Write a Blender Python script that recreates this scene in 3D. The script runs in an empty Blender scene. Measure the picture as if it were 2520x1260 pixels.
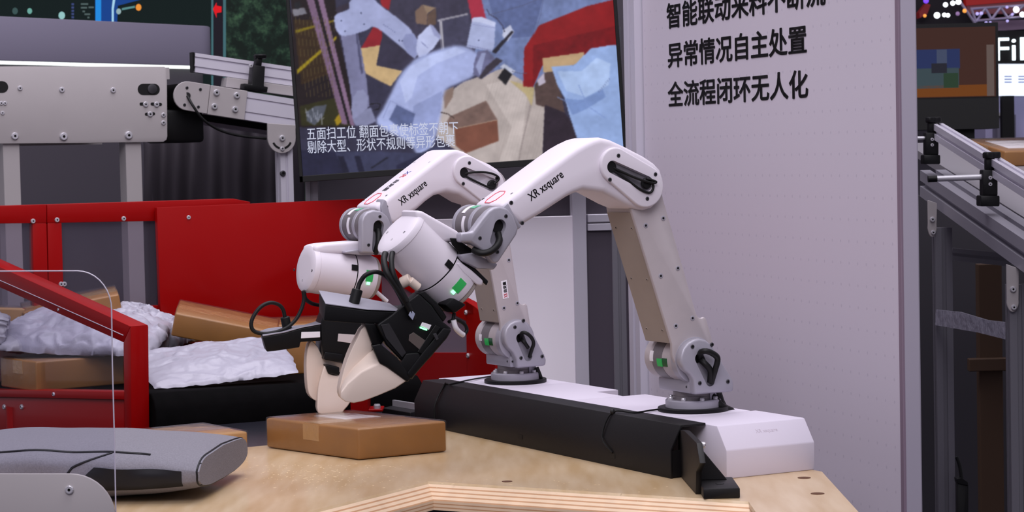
import bpy, bmesh, math, random
from mathutils import Vector, Matrix, noise
R = math.radians
SC = bpy.context.scene
COL = SC.collection
random.seed(7)

# ------------------------------------------------------------------ camera
FPX, CAMZ = 5500.0, 1.30
PITCH, ROLL = math.atan(250 / 5500.0), R(1.2)
FWD = Vector((0, math.cos(PITCH), -math.sin(PITCH)))
UP0 = Vector((0, math.sin(PITCH), math.cos(PITCH)))
RT0 = Vector((1, 0, 0))
CI = RT0 * math.cos(ROLL) - UP0 * math.sin(ROLL)
CJ = RT0 * math.sin(ROLL) + UP0 * math.cos(ROLL)
CAM = Vector((0, 0, CAMZ))
cd = bpy.data.cameras.new('camera')
cd.sensor_width = 36.0
cd.lens = 36.0 * FPX / 2520.0
cd.clip_end = 200
cd.dof.use_dof = True
cd.dof.focus_distance = 3.85
cd.dof.aperture_fstop = 20.0
camo = bpy.data.objects.new('camera', cd)
COL.objects.link(camo)
camo.matrix_world = Matrix(((CI.x, CJ.x, -FWD.x, 0), (CI.y, CJ.y, -FWD.y, 0), (CI.z, CJ.z, -FWD.z, CAMZ), (0, 0, 0, 1)))
SC.camera = camo

# ------------------------------------------------------------------ colour management, world, lamps
SC.view_settings.view_transform = 'Standard'
SC.view_settings.look = 'None'
SC.view_settings.gamma = 1.0
SC.view_settings.use_curve_mapping = False
SC.view_settings.exposure = 0.30
SC.cycles.max_bounces = 8
SC.cycles.transparent_max_bounces = 16

def lin(c):
    return tuple(((v / 255.0) / 12.92 if v / 255.0 <= 0.04045 else ((v / 255.0 + 0.055) / 1.055) ** 2.4) for v in c)

W = bpy.data.worlds.new('hall_air')
SC.world = W
W.use_nodes = True
bg = W.node_tree.nodes['Background']
bg.inputs[0].default_value = (0.47, 0.44, 0.525, 1)
bg.inputs[1].default_value = 0.60

def area(name, loc, target, sx, sy, power, col):
    l = bpy.data.lights.new(name, 'AREA')
    l.shape = 'RECTANGLE'
    l.size, l.size_y, l.energy, l.color = sx, sy, power, col
    o = bpy.data.objects.new(name, l)
    COL.objects.link(o)
    o.location = loc
    o.rotation_euler = (Vector(target) - Vector(loc)).to_track_quat('-Z', 'Y').to_euler()
    return o
area('hall_lamp_over_table', (-0.4, 4.9, 4.6), (-0.3, 4.8, 0.8), 3.2, 2.6, 84, (0.985, 0.94, 1.03))
area('fill_light_behind_camera', (-0.7, -1.0, 4.6), (0, 4.2, 0.9), 3.5, 2.4, 128, (0.985, 0.94, 1.03))  # added fill light, out of view, brightens faces turned to the aisle
area('fill_light_back', (0.8, 2.6, 4.8), (0.0, 5.9, 0.8), 3.4, 1.6, 58, (0.97, 0.95, 1.0))  # added fill light aimed at the cabinet and the back of the booth

# ------------------------------------------------------------------ materials
MATS = {}
def mat(name, c, rough=0.5, metal=0.0, coat=0.0, emit=None, est=1.0, noise_amt=0.0, nscale=20.0, bump=0.0, bscale=60.0, c2=None, alpha=None, stretch=None, coat_bump=0.0, spec=0.5):
    if name in MATS: return MATS[name]
    m = bpy.data.materials.new(name)
    m.use_nodes = True
    nt = m.node_tree
    p = nt.nodes['Principled BSDF']
    col = lin(c) + (1,)
    p.inputs['Base Color'].default_value = col
    p.inputs['Roughness'].default_value = rough
    p.inputs['Metallic'].default_value = metal
    p.inputs['Coat Weight'].default_value = coat
    p.inputs['Coat Roughness'].default_value = 0.12
    p.inputs['Specular IOR Level'].default_value = spec
    m.diffuse_color = col
    if emit is not None:
        p.inputs['Emission Color'].default_value = lin(emit) + (1,)
        p.inputs['Emission Strength'].default_value = est * 0.82
    tc = None
    def coords(scale):
        nonlocal tc
        if tc is None: tc = nt.nodes.new('ShaderNodeTexCoord')
        mp = nt.nodes.new('ShaderNodeMapping')
        nt.links.new(tc.outputs['Object'], mp.inputs[0])
        if stretch: mp.inputs['Rotation'].default_value = (0, 0, stretch[3] if len(stretch) > 3 else 0)
        mp.inputs['Scale'].default_value = tuple(scale * (s if stretch else 1) for s in (stretch[:3] if stretch else (1, 1, 1)))
        return mp.outputs[0]
    if noise_amt > 0 or c2:
        n = nt.nodes.new('ShaderNodeTexNoise')
        n.inputs['Scale'].default_value = 1.0
        n.inputs['Detail'].default_value = 5
        nt.links.new(coords(nscale), n.inputs['Vector'])
        r = nt.nodes.new('ShaderNodeValToRGB')
        r.color_ramp.elements[0].position = 0.3
        r.color_ramp.elements[1].position = 0.7
        if c2: a, b = lin(c2) + (1,), col
        else:
            a = tuple(v * (1 - noise_amt) for v in col[:3]) + (1,)
            b = tuple(min(1, v * (1 + noise_amt)) for v in col[:3]) + (1,)
        r.color_ramp.elements[0].color = a
        r.color_ramp.elements[1].color = b
        nt.links.new(n.outputs['Fac'], r.inputs[0])
        nt.links.new(r.outputs[0], p.inputs['Base Color'])
    if bump > 0 or coat_bump > 0:
        n = nt.nodes.new('ShaderNodeTexNoise')
        n.inputs['Scale'].default_value = 1.0
        n.inputs['Detail'].default_value = 4
        nt.links.new(coords(bscale), n.inputs['Vector'])
        b = nt.nodes.new('ShaderNodeBump')
        b.inputs['Distance'].default_value = 0.01
        b.inputs['Strength'].default_value = bump or coat_bump
        nt.links.new(n.outputs['Fac'], b.inputs['Height'])
        if bump > 0: nt.links.new(b.outputs[0], p.inputs['Normal'])
        if coat_bump > 0: nt.links.new(b.outputs[0], p.inputs['Coat Normal'])
    MATS[name] = m
    return m

def glassy(name, tint, refl_rough=0.02, haze=0.05, hazecol=(200, 200, 210), bump=0.0):
    """clear acrylic: mostly see-through, a fresnel reflection and a little dust"""
    m = bpy.data.materials.new(name)
    m.use_nodes = True
    nt = m.node_tree
    nt.nodes.clear()
    out = nt.nodes.new('ShaderNodeOutputMaterial')
    tr = nt.nodes.new('ShaderNodeBsdfTransparent'); tr.inputs[0].default_value = lin(tint) + (1,)
    gl = nt.nodes.new('ShaderNodeBsdfGlossy'); gl.inputs['Roughness'].default_value = refl_rough
    df = nt.nodes.new('ShaderNodeBsdfDiffuse'); df.inputs[0].default_value = lin(hazecol) + (1,)
    fr = nt.nodes.new('ShaderNodeFresnel'); fr.inputs[0].default_value = 1.22
    m1 = nt.nodes.new('ShaderNodeMixShader'); m1.inputs[0].default_value = haze
    m2 = nt.nodes.new('ShaderNodeMixShader')
    nt.links.new(tr.outputs[0], m1.inputs[1]); nt.links.new(df.outputs[0], m1.inputs[2])
    ge = nt.nodes.new('ShaderNodeNewGeometry'); iv = nt.nodes.new('ShaderNodeMath'); iv.operation = 'SUBTRACT'; iv.inputs[0].default_value = 1.0
    mu = nt.nodes.new('ShaderNodeMath'); mu.operation = 'MULTIPLY'
    nt.links.new(ge.outputs['Backfacing'], iv.inputs[1]); nt.links.new(iv.outputs[0], mu.inputs[0]); nt.links.new(fr.outputs[0], mu.inputs[1])
    if bump:
        tc = nt.nodes.new('ShaderNodeTexCoord'); nz = nt.nodes.new('ShaderNodeTexNoise'); nz.inputs['Scale'].default_value = 28; nz.inputs['Detail'].default_value = 5
        bp = nt.nodes.new('ShaderNodeBump'); bp.inputs['Strength'].default_value = bump; bp.inputs['Distance'].default_value = 0.01
        nt.links.new(tc.outputs['Object'], nz.inputs['Vector']); nt.links.new(nz.outputs['Fac'], bp.inputs['Height']); nt.links.new(bp.outputs[0], gl.inputs['Normal']); nt.links.new(bp.outputs[0], fr.inputs['Normal'])
    nt.links.new(mu.outputs[0], m2.inputs[0]); nt.links.new(m1.outputs[0], m2.inputs[1]); nt.links.new(gl.outputs[0], m2.inputs[2])
    nt.links.new(m2.outputs[0], out.inputs[0])
    MATS[name] = m
    return m

WHITE = mat('white_gloss_paint', (222, 215, 224), 0.5, spec=0.28)
FINGER = mat('white_plastic', (220, 203, 190), 0.5)  # warm tint puts light bounced off the plywood into the white
GRAY = mat('grey_anodised', (168, 165, 176), 0.42, 0.25)
LINK = mat('grey_link_paint', (180, 171, 174), 0.5, noise_amt=0.03, nscale=30)
COVER = mat('grey_link_cover', (158, 146, 138), 0.5, noise_amt=0.03, nscale=20)
DRUM = mat('dark_motor_grey', (112, 106, 110), 0.45, 0.1)
STEEL = mat('bolt_steel', (196, 194, 200), 0.3, 0.45)
DARKSTEEL = mat('dark_steel', (75, 74, 78), 0.4, 0.7)
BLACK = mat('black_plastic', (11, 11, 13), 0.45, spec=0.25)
RUBBER = mat('black_rubber', (9, 9, 10), 0.55, spec=0.35)
BELT = mat('black_belt', (7, 6, 7), 0.85, noise_amt=0.25, nscale=40, spec=0.05)
DKMETAL = mat('dark_powder_coat', (17, 15, 17), 0.5, spec=0.3, bump=0.08, bscale=900)
RED = mat('red_powder_coat', (146, 3, 4), 0.40, coat=0.10, spec=0.12)
GREEN = mat('green_status_window', (40, 150, 75), 0.35, emit=(30, 130, 60), est=0.35)
LED = mat('green_led', (140, 255, 170), 0.3, emit=(120, 255, 160), est=3.0)
LABEL = mat('white_label', (236, 232, 238), 0.5)
INK = mat('black_ink', (26, 24, 28), 0.6)
GINK = mat('grey_ink', (196, 186, 198), 0.6)
REDINK = mat('red_ink', (226, 84, 100), 0.6)
BLUEINK = mat('blue_ink', (96, 92, 190), 0.6)
ALU = mat('aluminium_profile', (206, 202, 214), 0.40, 0.25)
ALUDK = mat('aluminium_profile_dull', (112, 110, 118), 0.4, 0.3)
PLATE = mat('conveyor_white_plate', (162, 156, 157), 0.45, noise_amt=0.03, nscale=6)
CARD = mat('cardboard', (148, 101, 45), 0.5, coat=0.3, noise_amt=0.10, nscale=14, coat_bump=0.5, bscale=45)
CARD2 = mat('cardboard_pale', (168, 128, 80), 0.65, noise_amt=0.08, nscale=14)
FILM = mat('packing_tape', (178, 138, 88), 0.22, coat=0.7, noise_amt=0.06, nscale=30, coat_bump=0.6, bscale=70)
POLY = mat('white_polybag', (166, 164, 178), 0.40, bump=0.4, bscale=22, noise_amt=0.05, nscale=8)
CLOTH = mat('grey_felt', (128, 126, 134), 0.9, noise_amt=0.10, nscale=420, bump=0.15, bscale=400, spec=0.15)
CLOTHDK = mat('dark_zip_cloth', (24, 24, 29), 0.45, spec=0.3)
PLY = mat('plywood_face', (206, 182, 148), 0.36, c2=(188, 158, 116), nscale=3.0, stretch=(14, 2.0, 10, 0.5), coat=0.25)
PLYA = mat('plywood_ply_light', (232, 204, 172), 0.5, noise_amt=0.06, nscale=30)
PLYB = mat('plywood_ply_dark', (196, 150, 110), 0.55, noise_amt=0.10, nscale=30)
SIGN = mat('white_board', (206, 198, 210), 0.55)
ACRYL = glassy('clear_acrylic', (246, 246, 249), 0.02, 0.002)
STRETCH = glassy('stretch_wrap', (250, 248, 246), 0.2, 0.02, (230, 220, 215), 0.22)
WINDOW = glassy('dusty_acrylic', (226, 222, 230), 0.05, 0.06, (170, 165, 180))

# ------------------------------------------------------------------ geometry helpers
def V(*a): return Vector(a)
def ray(px, py): return CI * ((px - 1260) / FPX) + CJ * ((630 - py) / FPX) + FWD
def on_plane(px, py, P, N):
    d = ray(px, py)
    return CAM + d * ((P - CAM).dot(N) / d.dot(N))
def on_z(px, py, z): return on_plane(px, py, V(0, 0, z), V(0, 0, 1))
def at_y(px, py, y): return on_plane(px, py, V(0, y, 0), V(0, 1, 0))

class Fr:
    """a real plane in the hall: origin, right, up and the normal facing the aisle"""
    def __init__(s, O, U, Vv=(0, 0, 1)):
        s.O = Vector(O); s.U = Vector(U).normalized(); s.V = Vector(Vv)
        s.V = (s.V - s.U * s.V.dot(s.U)).normalized(); s.N = s.U.cross(s.V)
    def p(s, px, py, n=0.0): return on_plane(px, py, s.O + s.N * n, s.N)
    def w(s, u, v, n=0.0): return s.O + s.U * u + s.V * v + s.N * n
    def uv(s, P): d = P - s.O; return d.dot(s.U), d.dot(s.V)
    def poly(s, pts, n=0.0): return [s.p(x, y, n) for x, y in pts]
def FrY(y): return Fr((0, y, 0), (1, 0, 0))

WL = {}
def loc_of(parent): return WL.get(parent.name, Vector((0, 0, 0))) if parent else Vector((0, 0, 0))
def tag(o, label=None, cat=None, group=None, kind=None):
    if label: o['label'] = label
    if cat: o['category'] = cat
    if group: o['group'] = group
    if kind: o['kind'] = kind
    return o
def thing(name, label, cat, loc, group=None):
    o = bpy.data.objects.new(name, None)
    o.empty_display_size = 0.05
    COL.objects.link(o)
    o.location = loc
    WL[o.name] = Vector(loc)
    return tag(o, label, cat, group)
def mesh(name, verts, faces, m, parent=None, sharp=32, mats=None, fm=None, bm=None):
    """link one mesh object; verts are hall coordinates"""
    if bm is None:
        bm = bmesh.new()
        vs = [bm.verts.new(v) for v in verts]
        for i, f in enumerate(faces):
            try:
                fc = bm.faces.new([vs[k] for k in f])
                if fm: fc.material_index = fm[i]
            except ValueError: pass
        bmesh.ops.recalc_face_normals(bm, faces=bm.faces)
    if parent is not None: L = loc_of(parent)
    else:
        xs = [v.co for v in bm.verts]
        L = Vector(((min(v.x for v in xs) + max(v.x for v in xs)) / 2, (min(v.y for v in xs) + max(v.y for v in xs)) / 2, min(v.z for v in xs)))
    bmesh.ops.translate(bm, verts=bm.verts, vec=-L)
    me = bpy.data.meshes.new(name)
    bm.to_mesh(me); bm.free()
    for mm in (mats or [m]): me.materials.append(mm)
    me.polygons.foreach_set('use_smooth', [True] * len(me.polygons))
    me.set_sharp_from_angle(angle=R(sharp))
    o = bpy.data.objects.new(name, me)
    COL.objects.link(o)
    if parent is not None: o.parent = parent
    else: o.location = L
    WL[o.name] = L
    return o
def bevel_sharp(bm, off, seg, ang=30):
    if off <= 0: return
    es = [e for e in bm.edges if len(e.link_faces) == 2 and e.calc_face_angle(0) > R(ang)]
    bmesh.ops.bevel(bm, geom=es, offset=off, segments=seg, profile=0.5, affect='EDGES', clamp_overlap=True)
def loft_bm(rings, cap=True):
    bm = bmesh.new()
    rs = [[bm.verts.new(p) for p in r] for r in rings]
    n = len(rs[0])
    for a, b in zip(rs[:-1], rs[1:]):
        for i in range(n): bm.faces.new((a[i], a[(i + 1) % n], b[(i + 1) % n], b[i]))
    if cap:
        bm.faces.new(rs[0]); bm.faces.new(rs[-1][::-1])
    bmesh.ops.recalc_face_normals(bm, faces=bm.faces)
    return bm
def loft(name, m, parent, A, B, bev=0.0, seg=2, sharp=32, ang=30):
    bm = loft_bm([A, B])
    bevel_sharp(bm, bev, seg, ang)
    return mesh(name, None, None, m, parent, sharp, bm=bm)
def prism(name, m, parent, pts, d, bev=0.0, seg=2, sharp=32):
    """polygon pts pushed along the vector d"""
    return loft(name, m, parent, pts, [p + d for p in pts], bev, seg, sharp)
def plate(name, m, parent, fr, px, n0, n1, bev=0.0, seg=2, smooth=0):
    """outline px seen on the plane n1 of frame fr, solid back to n0"""
    pts = fr.poly(px, n1)
    if smooth: pts = cr(pts, smooth, True)
    return prism(name, m, parent, pts, fr.N * (n0 - n1), bev, seg)
def box(name, m, parent, fr, u0, u1, v0, v1, n0, n1, bev=0.0, seg=2):
    return prism(name, m, parent, [fr.w(u0, v0, n1), fr.w(u1, v0, n1), fr.w(u1, v1, n1), fr.w(u0, v1, n1)], fr.N * (n0 - n1), bev, seg)
def cr(pts, k=4, closed=False):
    """Catmull-Rom resample"""
    n = len(pts); out = []
    rng = range(n) if closed else range(n - 1)
    for i in rng:
        if closed: p0, p1, p2, p3 = pts[i - 1], pts[i], pts[(i + 1) % n], pts[(i + 2) % n]
        else: p0, p1, p2, p3 = pts[max(i - 1, 0)], pts[i], pts[i + 1], pts[min(i + 2, n - 1)]
        for j in range(k):
            t = j / k
            out.append(0.5 * ((2 * p1) + (p2 - p0) * t + (2 * p0 - 5 * p1 + 4 * p2 - p3) * t * t + (3 * p1 - p0 - 3 * p2 + p3) * t ** 3))
    if not closed: out.append(pts[-1].copy())
    return out
def basis(ax):
    ax = ax.normalized()
    t = Vector((0, 0, 1)) if abs(ax.z) < 0.9 else Vector((1, 0, 0))
    x = t.cross(ax).normalized()
    return x, ax.cross(x)
def lathe_bm(P, ax, prof, seg=32):
    x, y = basis(ax); ax = ax.normalized()
    return loft_bm([[P + ax * t + (x * math.cos(2 * math.pi * k / seg) + y * math.sin(2 * math.pi * k / seg)) * max(r, 1e-5) for k in range(seg)] for t, r in prof])
def lathe(name, m, parent, P, ax, prof, seg=32, sharp=32):
    return mesh(name, None, None, m, parent, sharp, bm=lathe_bm(P, ax, prof, seg))
def cyl(name, m, parent, P0, P1, r, seg=28, ch=0.0):
    L = (P1 - P0).length
    pr = [(0, r), (L, r)] if ch <= 0 else [(0, r - ch), (ch, r), (L - ch, r), (L, r - ch)]
    return lathe(name, m, parent, P0, P1 - P0, pr, seg)
def tube(name, m, parent, pts, r, k=5, seg=8, sub=True):
    ps = cr(pts, k) if sub else pts
    x, _ = basis(ps[1] - ps[0]); rings = []
    for i, p in enumerate(ps):
        t = (ps[min(i + 1, len(ps) - 1)] - ps[max(i - 1, 0)]).normalized()
        x = (x - t * x.dot(t)).normalized(); y = t.cross(x)
        rings.append([p + (x * math.cos(2 * math.pi * q / seg) + y * math.sin(2 * math.pi * q / seg)) * r for q in range(seg)])
    return mesh(name, None, None, m, parent, 60, bm=loft_bm(rings))
BOLTS = {}
def bolt(parent, P, N, r=0.004, h=0.0025, m=None, name='bolt'):
    hole = 0.34 if (m or STEEL) is STEEL else 0.5
    key = (round(r, 5), round(h, 5), (m or STEEL).name)
    if key not in BOLTS:
        bm = bmesh.new(); seg = 12; rs = []
        for t, q in ((-h * 0.6, r), (h * 0.6, r), (h, r * 0.8), (h, r * hole), (h * 0.3, r * hole * 0.95)):
            rs.append([bm.verts.new((q * math.cos(2 * math.pi * k / seg), q * math.sin(2 * math.pi * k / seg), t)) for k in range(seg)])
        for i, (a, b) in enumerate(zip(rs[:-1], rs[1:])):
            for k in range(seg):
                f = bm.faces.new((a[k], a[(k + 1) % seg], b[(k + 1) % seg], b[k])); f.material_index = 1 if i == 3 else 0
        f = bm.faces.new(rs[-1]); f.material_index = 1
        bm.faces.new(rs[0][::-1])
        bmesh.ops.recalc_face_normals(bm, faces=bm.faces)
        me = bpy.data.meshes.new(name); bm.to_mesh(me); bm.free()
        me.materials.append(m or STEEL); me.materials.append(RUBBER)
        BOLTS[key] = me
    o = bpy.data.objects.new(name, BOLTS[key])
    COL.objects.link(o)
    o.parent = parent
    q = N.normalized().to_track_quat('Z', 'Y')
    o.matrix_local = Matrix.Translation(P - loc_of(parent)) @ q.to_matrix().to_4x4()
    return o
def cut(o, A, B):
    """sink a real recess into mesh object o (A, B: the two ends of the cutter)"""
    L = WL[o.name]
    bm = loft_bm([[p - L for p in A], [p - L for p in B]])
    me = bpy.data.meshes.new('cutter'); bm.to_mesh(me); bm.free()
    c = bpy.data.objects.new('cutter', me); COL.objects.link(c)
    c.matrix_world = Matrix.Translation(L); 
    md = o.modifiers.new('recess', 'BOOLEAN'); md.operation = 'DIFFERENCE'; md.object = c; md.solver = 'EXACT'
    bpy.context.view_layer.update()
    dg = bpy.context.evaluated_depsgraph_get()
    new = bpy.data.meshes.new_from_object(o.evaluated_get(dg))
    o.modifiers.clear()
    if len(new.polygons) > 4: o.data = new
    o.data.polygons.foreach_set('use_smooth', [True] * len(o.data.polygons))
    o.data.set_sharp_from_angle(angle=R(32))
    bpy.data.objects.remove(c)
def text(name, body, m, parent, O, U, Vv, w=None, h=None, bold=0.0, ext=0.0004, font_space=1.0, bbox=True):
    cu = bpy.data.curves.new('lettering', 'FONT')
    cu.body = body; cu.size = 1.0; cu.extrude = 0.01; cu.space_character = font_space
    cu.resolution_u = 4
    ob = bpy.data.objects.new('lettering', cu); COL.objects.link(ob)
    bpy.context.view_layer.update()
    me = bpy.data.meshes.new_from_object(ob.evaluated_get(bpy.context.evaluated_depsgraph_get()))
    bpy.data.objects.remove(ob)
    U = Vector(U).normalized(); Vv = Vector(Vv).normalized(); N = U.cross(Vv)
    xs = [v.co.x for v in me.vertices]; ys = [v.co.y for v in me.vertices]
    if not xs: return None
    x0, x1, y0, y1 = min(xs), max(xs), min(ys), max(ys)
    sx = (w / (x1 - x0)) if w else None
    sy = (h / (y1 - y0)) if h else None
    sx = sx or sy; sy = sy or sx
    verts = [O + U * ((v.co.x - x0) * sx) + Vv * ((v.co.y - y0) * sy) + N * ((v.co.z + 0.01) / 0.02 * ext) for v in me.vertices]
    faces = [tuple(p.vertices) for p in me.polygons]
    if bold > 0:      # heavier strokes: the same outlines struck again a hair to each side
        base, bf = verts, faces
        verts, faces = [], []
        for dx, dy in ((0, 0), (1, 0), (-1, 0), (0, 1), (0, -1), (.7, .7), (-.7, .7), (.7, -.7), (-.7, -.7)):
            o0 = len(verts); verts += [p + U * (dx * bold * sx) + Vv * (dy * bold * sy) for p in base]; faces += [tuple(i + o0 for i in f) for f in bf]
    bpy.data.meshes.remove(me)
    return mesh(name, verts, faces, m, parent)
def grid_bag(name, m, C, rx, ry, hz, rot, tiltx=0, tilty=0, seed=0, wr=0.008, wf=9.0, pw=0.5, n=64, label=None, cat='bag', group=None, flat=0.35, rim=0.003):
    """stuffed bag: two welded cloth faces, puffed and crumpled"""
    M = Matrix.Rotation(rot, 3, 'Z') @ Matrix.Rotation(tiltx, 3, 'X') @ Matrix.Rotation(tilty, 3, 'Y')
    bm = bmesh.new(); g = {}
    for s in (1, -1):
        for i in range(n + 1):
            for j in range(n + 1):
                edge = i in (0, n) or j in (0, n)
                if s < 0 and edge: g[(s, i, j)] = g[(1, i, j)]; continue
                u, v = 2 * i / n - 1, 2 * j / n - 1
                f = (max(0, 1 - abs(u) ** 2.6) * max(0, 1 - abs(v) ** 2.6)) ** pw
                q = Vector((u * 3 + seed * 7.3, v * 3 * ry / rx, seed * 3.1 + s))
                wq = q + Vector((noise.noise(q * 1.3), noise.noise(q * 1.3 + Vector((4, 4, 4))), 0)) * 0.9
                d = noise.noise(q * 0.8) * 1.3 + (0.5 - abs(noise.noise(wq * 1.1)) * 2.2) * 0.9 + (0.4 - abs(noise.noise(wq * 2.7)) * 2) * 0.35
                z = hz * f * (1 if s > 0 else flat) * s + d * wr * (0.35 + 0.65 * f) * (1 if s > 0 else 0.5)
                x = u * rx * (1 - 0.06 * abs(v) ** 2) + noise.noise(q * 1.7 + Vector((9, 0, 0))) * wr
                y = v * ry * (1 - 0.06 * abs(u) ** 2) + noise.noise(q * 1.7 + Vector((0, 9, 0))) * wr
                g[(s, i, j)] = bm.verts.new(C + M @ Vector((x, y, z)))
    for s in (1, -1):
        for i in range(n):
            for j in range(n):
                f = (g[(s, i, j)], g[(s, i + 1, j)], g[(s, i + 1, j + 1)], g[(s, i, j + 1)])
                try: bm.faces.new(f if s > 0 else f[::-1])
                except ValueError: pass
    bmesh.ops.recalc_face_normals(bm, faces=bm.faces)
    o = mesh(name, None, None, m, None, 70, bm=bm)
    return tag(o, label, cat, group)
def carton(label, C, size, rz=0, tx=0, ty=0, m=None, tape=True, lab=None, group=None, name='cardboard_box', cat='box', skew=None, wrap=True):
    """closed carton: body, tape along the lid seam, optional shipping label"""
    M = Matrix.Rotation(rz, 3, 'Z') @ Matrix.Rotation(tx, 3, 'X') @ Matrix.Rotation(ty, 3, 'Y')
    ex, ey, ez = (M @ Vector(a) for a in ((1, 0, 0), (0, 1, 0), (0, 0, 1)))
    if skew: ex, ey = skew
    sx, sy, sz = size
    t = thing(name, label, cat, C - ez * sz / 2, group)
    pts = [C + ex * (a * sx / 2) + ey * (b * sy / 2) - ez * sz / 2 for a, b in ((-1, -1), (1, -1), (1, 1), (-1, 1))]
    prism('carton', m or CARD, t, pts, ez * sz, 0.004, 3)
    top = C + ez * (sz / 2)
    def patch(nm, mm, cx, cy, wx, wy, th=0.0006):
        pp = [top + ex * (cx + a * wx / 2) + ey * (cy + b * wy / 2) - ez * 0.0002 for a, b in ((-1, -1), (1, -1), (1, 1), (-1, 1))]
        return prism(nm, mm, t, pp, ez * (th + 0.0002))
    if tape:
        patch('packing_tape', FILM, 0, 0, sx * 0.97, 0.045)
        for s in (-1, 1):
            pp = [C + ex * (s * (sx / 2 - 0.0002)) + ey * b + ez * z for b, z in ((-0.0225, sz / 2 - 0.002), (0.0225, sz / 2 - 0.002), (0.0225, sz / 2 - 0.03 if sz > 0.05 else 0), (-0.0225, sz / 2 - 0.03 if sz > 0.05 else 0))]
            prism('packing_tape', FILM, t, pp, ex * (s * 0.0008))
    if wrap:
        e1 = 0.0012
        q = [C + ex * (a * (sx / 2 + e1)) + ey * (b * (sy / 2 + e1)) - ez * (sz / 2 - 0.001) for a, b in ((-1, -1), (1, -1), (1, 1), (-1, 1))]
        prism('stretch_wrap', STRETCH, t, q, ez * (sz + e1), 0.004, 3)
    if lab: patch('shipping_label', LABEL, *lab, th=0.0012)
    return t
def extr(name, m, parent, P0, P1, wdir, w, d, slot=0.22, dep=0.12, slots=1):
    """T-slot aluminium profile between P0 and P1; wdir = width direction, d the other way"""
    ax = (P1 - P0).normalized(); wd = (Vector(wdir) - ax * Vector(wdir).dot(ax)).normalized(); dd = ax.cross(wd)
    def side(a, b, half, q):
        out = []
        k = slots if (b - a).length > 1.4 * q else 1
        L = (b - a).length; t = (b - a) / L; inw = Vector((-t.y, t.x))
        for i in range(k):
            c = L * (i + 0.5) / k; s = q * slot / 2
            out += [a + t * (c - s), a + t * (c - s) + inw * q * dep, a + t * (c + s) + inw * q * dep, a + t * (c + s)]
        return [a] + out
    q = min(w, d)
    c = [Vector((-w / 2, -d / 2)), Vector((w / 2, -d / 2)), Vector((w / 2, d / 2)), Vector((-w / 2, d / 2))]
    prof = []
    for i in range(4): prof += side(c[i], c[(i + 1) % 4], None, q)
    return prism(name, m, parent, [P0 + wd * p.x + dd * p.y for p in prof], P1 - P0)

# ================================================================== SETTING
XA, YB = (0.876, 0.482, 0), (0.482, -0.876, 0)      # the direction across the belts, and the one facing the aisle
def quad(name, m, pts, d, kind=None):
    o = prism(name, m, None, pts, d); return tag(o, kind=kind)
FLOOR = mat('hall_carpet', (52, 48, 58), 0.9, noise_amt=0.2, nscale=8, spec=0.1)
WALLG = mat('grey_partition', (62, 57, 66), 0.7)
WALLD = mat('dark_partition', (58, 52, 62), 0.7)
quad('floor', FLOOR, [V(-9, -4, 0), V(9, -4, 0), V(9, 16, 0), V(-9, 16, 0)], V(0, 0, -0.05), 'structure')
tag(prism('wall_far', mat('hall_far_wall', (66, 62, 72), 0.8), None, [V(-9, 15.4, 0), V(9, 15.4, 0), V(9, 15.4, 5.6), V(-9, 15.4, 5.6)], V(0, 0.1, 0)), kind='structure')
f6 = FrY(6.15)
o = prism('wall_back', WALLD, None, [f6.w(-0.56, 0), f6.w(0.75, 0), f6.w(0.75, 2.2), f6.w(-0.56, 2.2)], V(0, 0.06, 0)); tag(o, kind='structure')

# ---- grey booth counter with a light strip, far left
fc = Fr(V(at_y(0, 100, 7.2).x, 7.2, 0), (0.6, 0.8, 0))
cnt = thing('booth_counter', 'grey reception counter with a glowing white light strip along its front', 'counter', fc.w(0, 0))
uR = fc.uv(fc.p(552, 100))[0]; uL = fc.uv(fc.p(-40, 100))[0] - 0.3
def zc(px, py): return fc.uv(fc.p(px, py))[1]
z1, z2, z3 = zc(260, 52), zc(260, 156), zc(260, 163)
def rounded(r, dn):
    c = uR - r; out = [fc.w(uL, 0, dn), ]
    out += [fc.w(c + (r + dn * 0) * math.sin(a), 0, dn - r + r * math.cos(a)) for a in [R(x) for x in range(0, 91, 9)]]
    out += [fc.w(uR, 0, -0.7), fc.w(uL, 0, -0.7)]
    return out
def slabz(name, m, r, dn, za, zb): return prism(name, m, cnt, [p + V(0, 0, za) for p in rounded(r, dn)], V(0, 0, zb - za), 0.004, 2)
slabz('fascia', mat('counter_fascia', (126, 121, 140), 0.6), 0.12, 0, z2, z1)
slabz('light_strip', mat('light_strip', (250, 250, 250), 0.4, emit=(246, 255, 250), est=1.6), 0.12, -0.01, z3, z2)
slabz('base_panel', WALLG, 0.14, -0.03, 0.0, z3)

# ---- LED display wall behind the counter
fl = Fr((-2, 10.4, 0), (0.985, 0.17, 0))
led = thing('led_wall', 'tall video wall showing trees, a blue sign and a red arrow', 'screen', fl.w(0, 0))
def emis(c, s=1.0): return mat('screen_%d_%d_%d' % c, (6, 6, 6), 0.6, emit=c, est=s * 0.95, spec=0.1)
def uvz(px, py): return fl.uv(fl.p(px, py))
uA, uB = uvz(-60, 0)[0], uvz(760, 0)[0]
box('cabinet', BLACK, led, fl, uA - 0.3, uB + 0.5, 0, 3.2, -0.15, -0.01)
tree = bpy.data.materials.new('screen_trees'); tree.use_nodes = True
nt = tree.node_tree; pb = nt.nodes['Principled BSDF']; pb.inputs['Base Color'].default_value = (0.003, 0.003, 0.003, 1); pb.inputs['Specular IOR Level'].default_value = 0.1
tcn = nt.nodes.new('ShaderNodeTexCoord'); nn = nt.nodes.new('ShaderNodeTexNoise'); nn.inputs['Scale'].default_value = 15; nn.inputs['Detail'].default_value = 7; nn.inputs['Roughness'].default_value = 0.7
rr = nt.nodes.new('ShaderNodeValToRGB'); e = rr.color_ramp.elements
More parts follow.
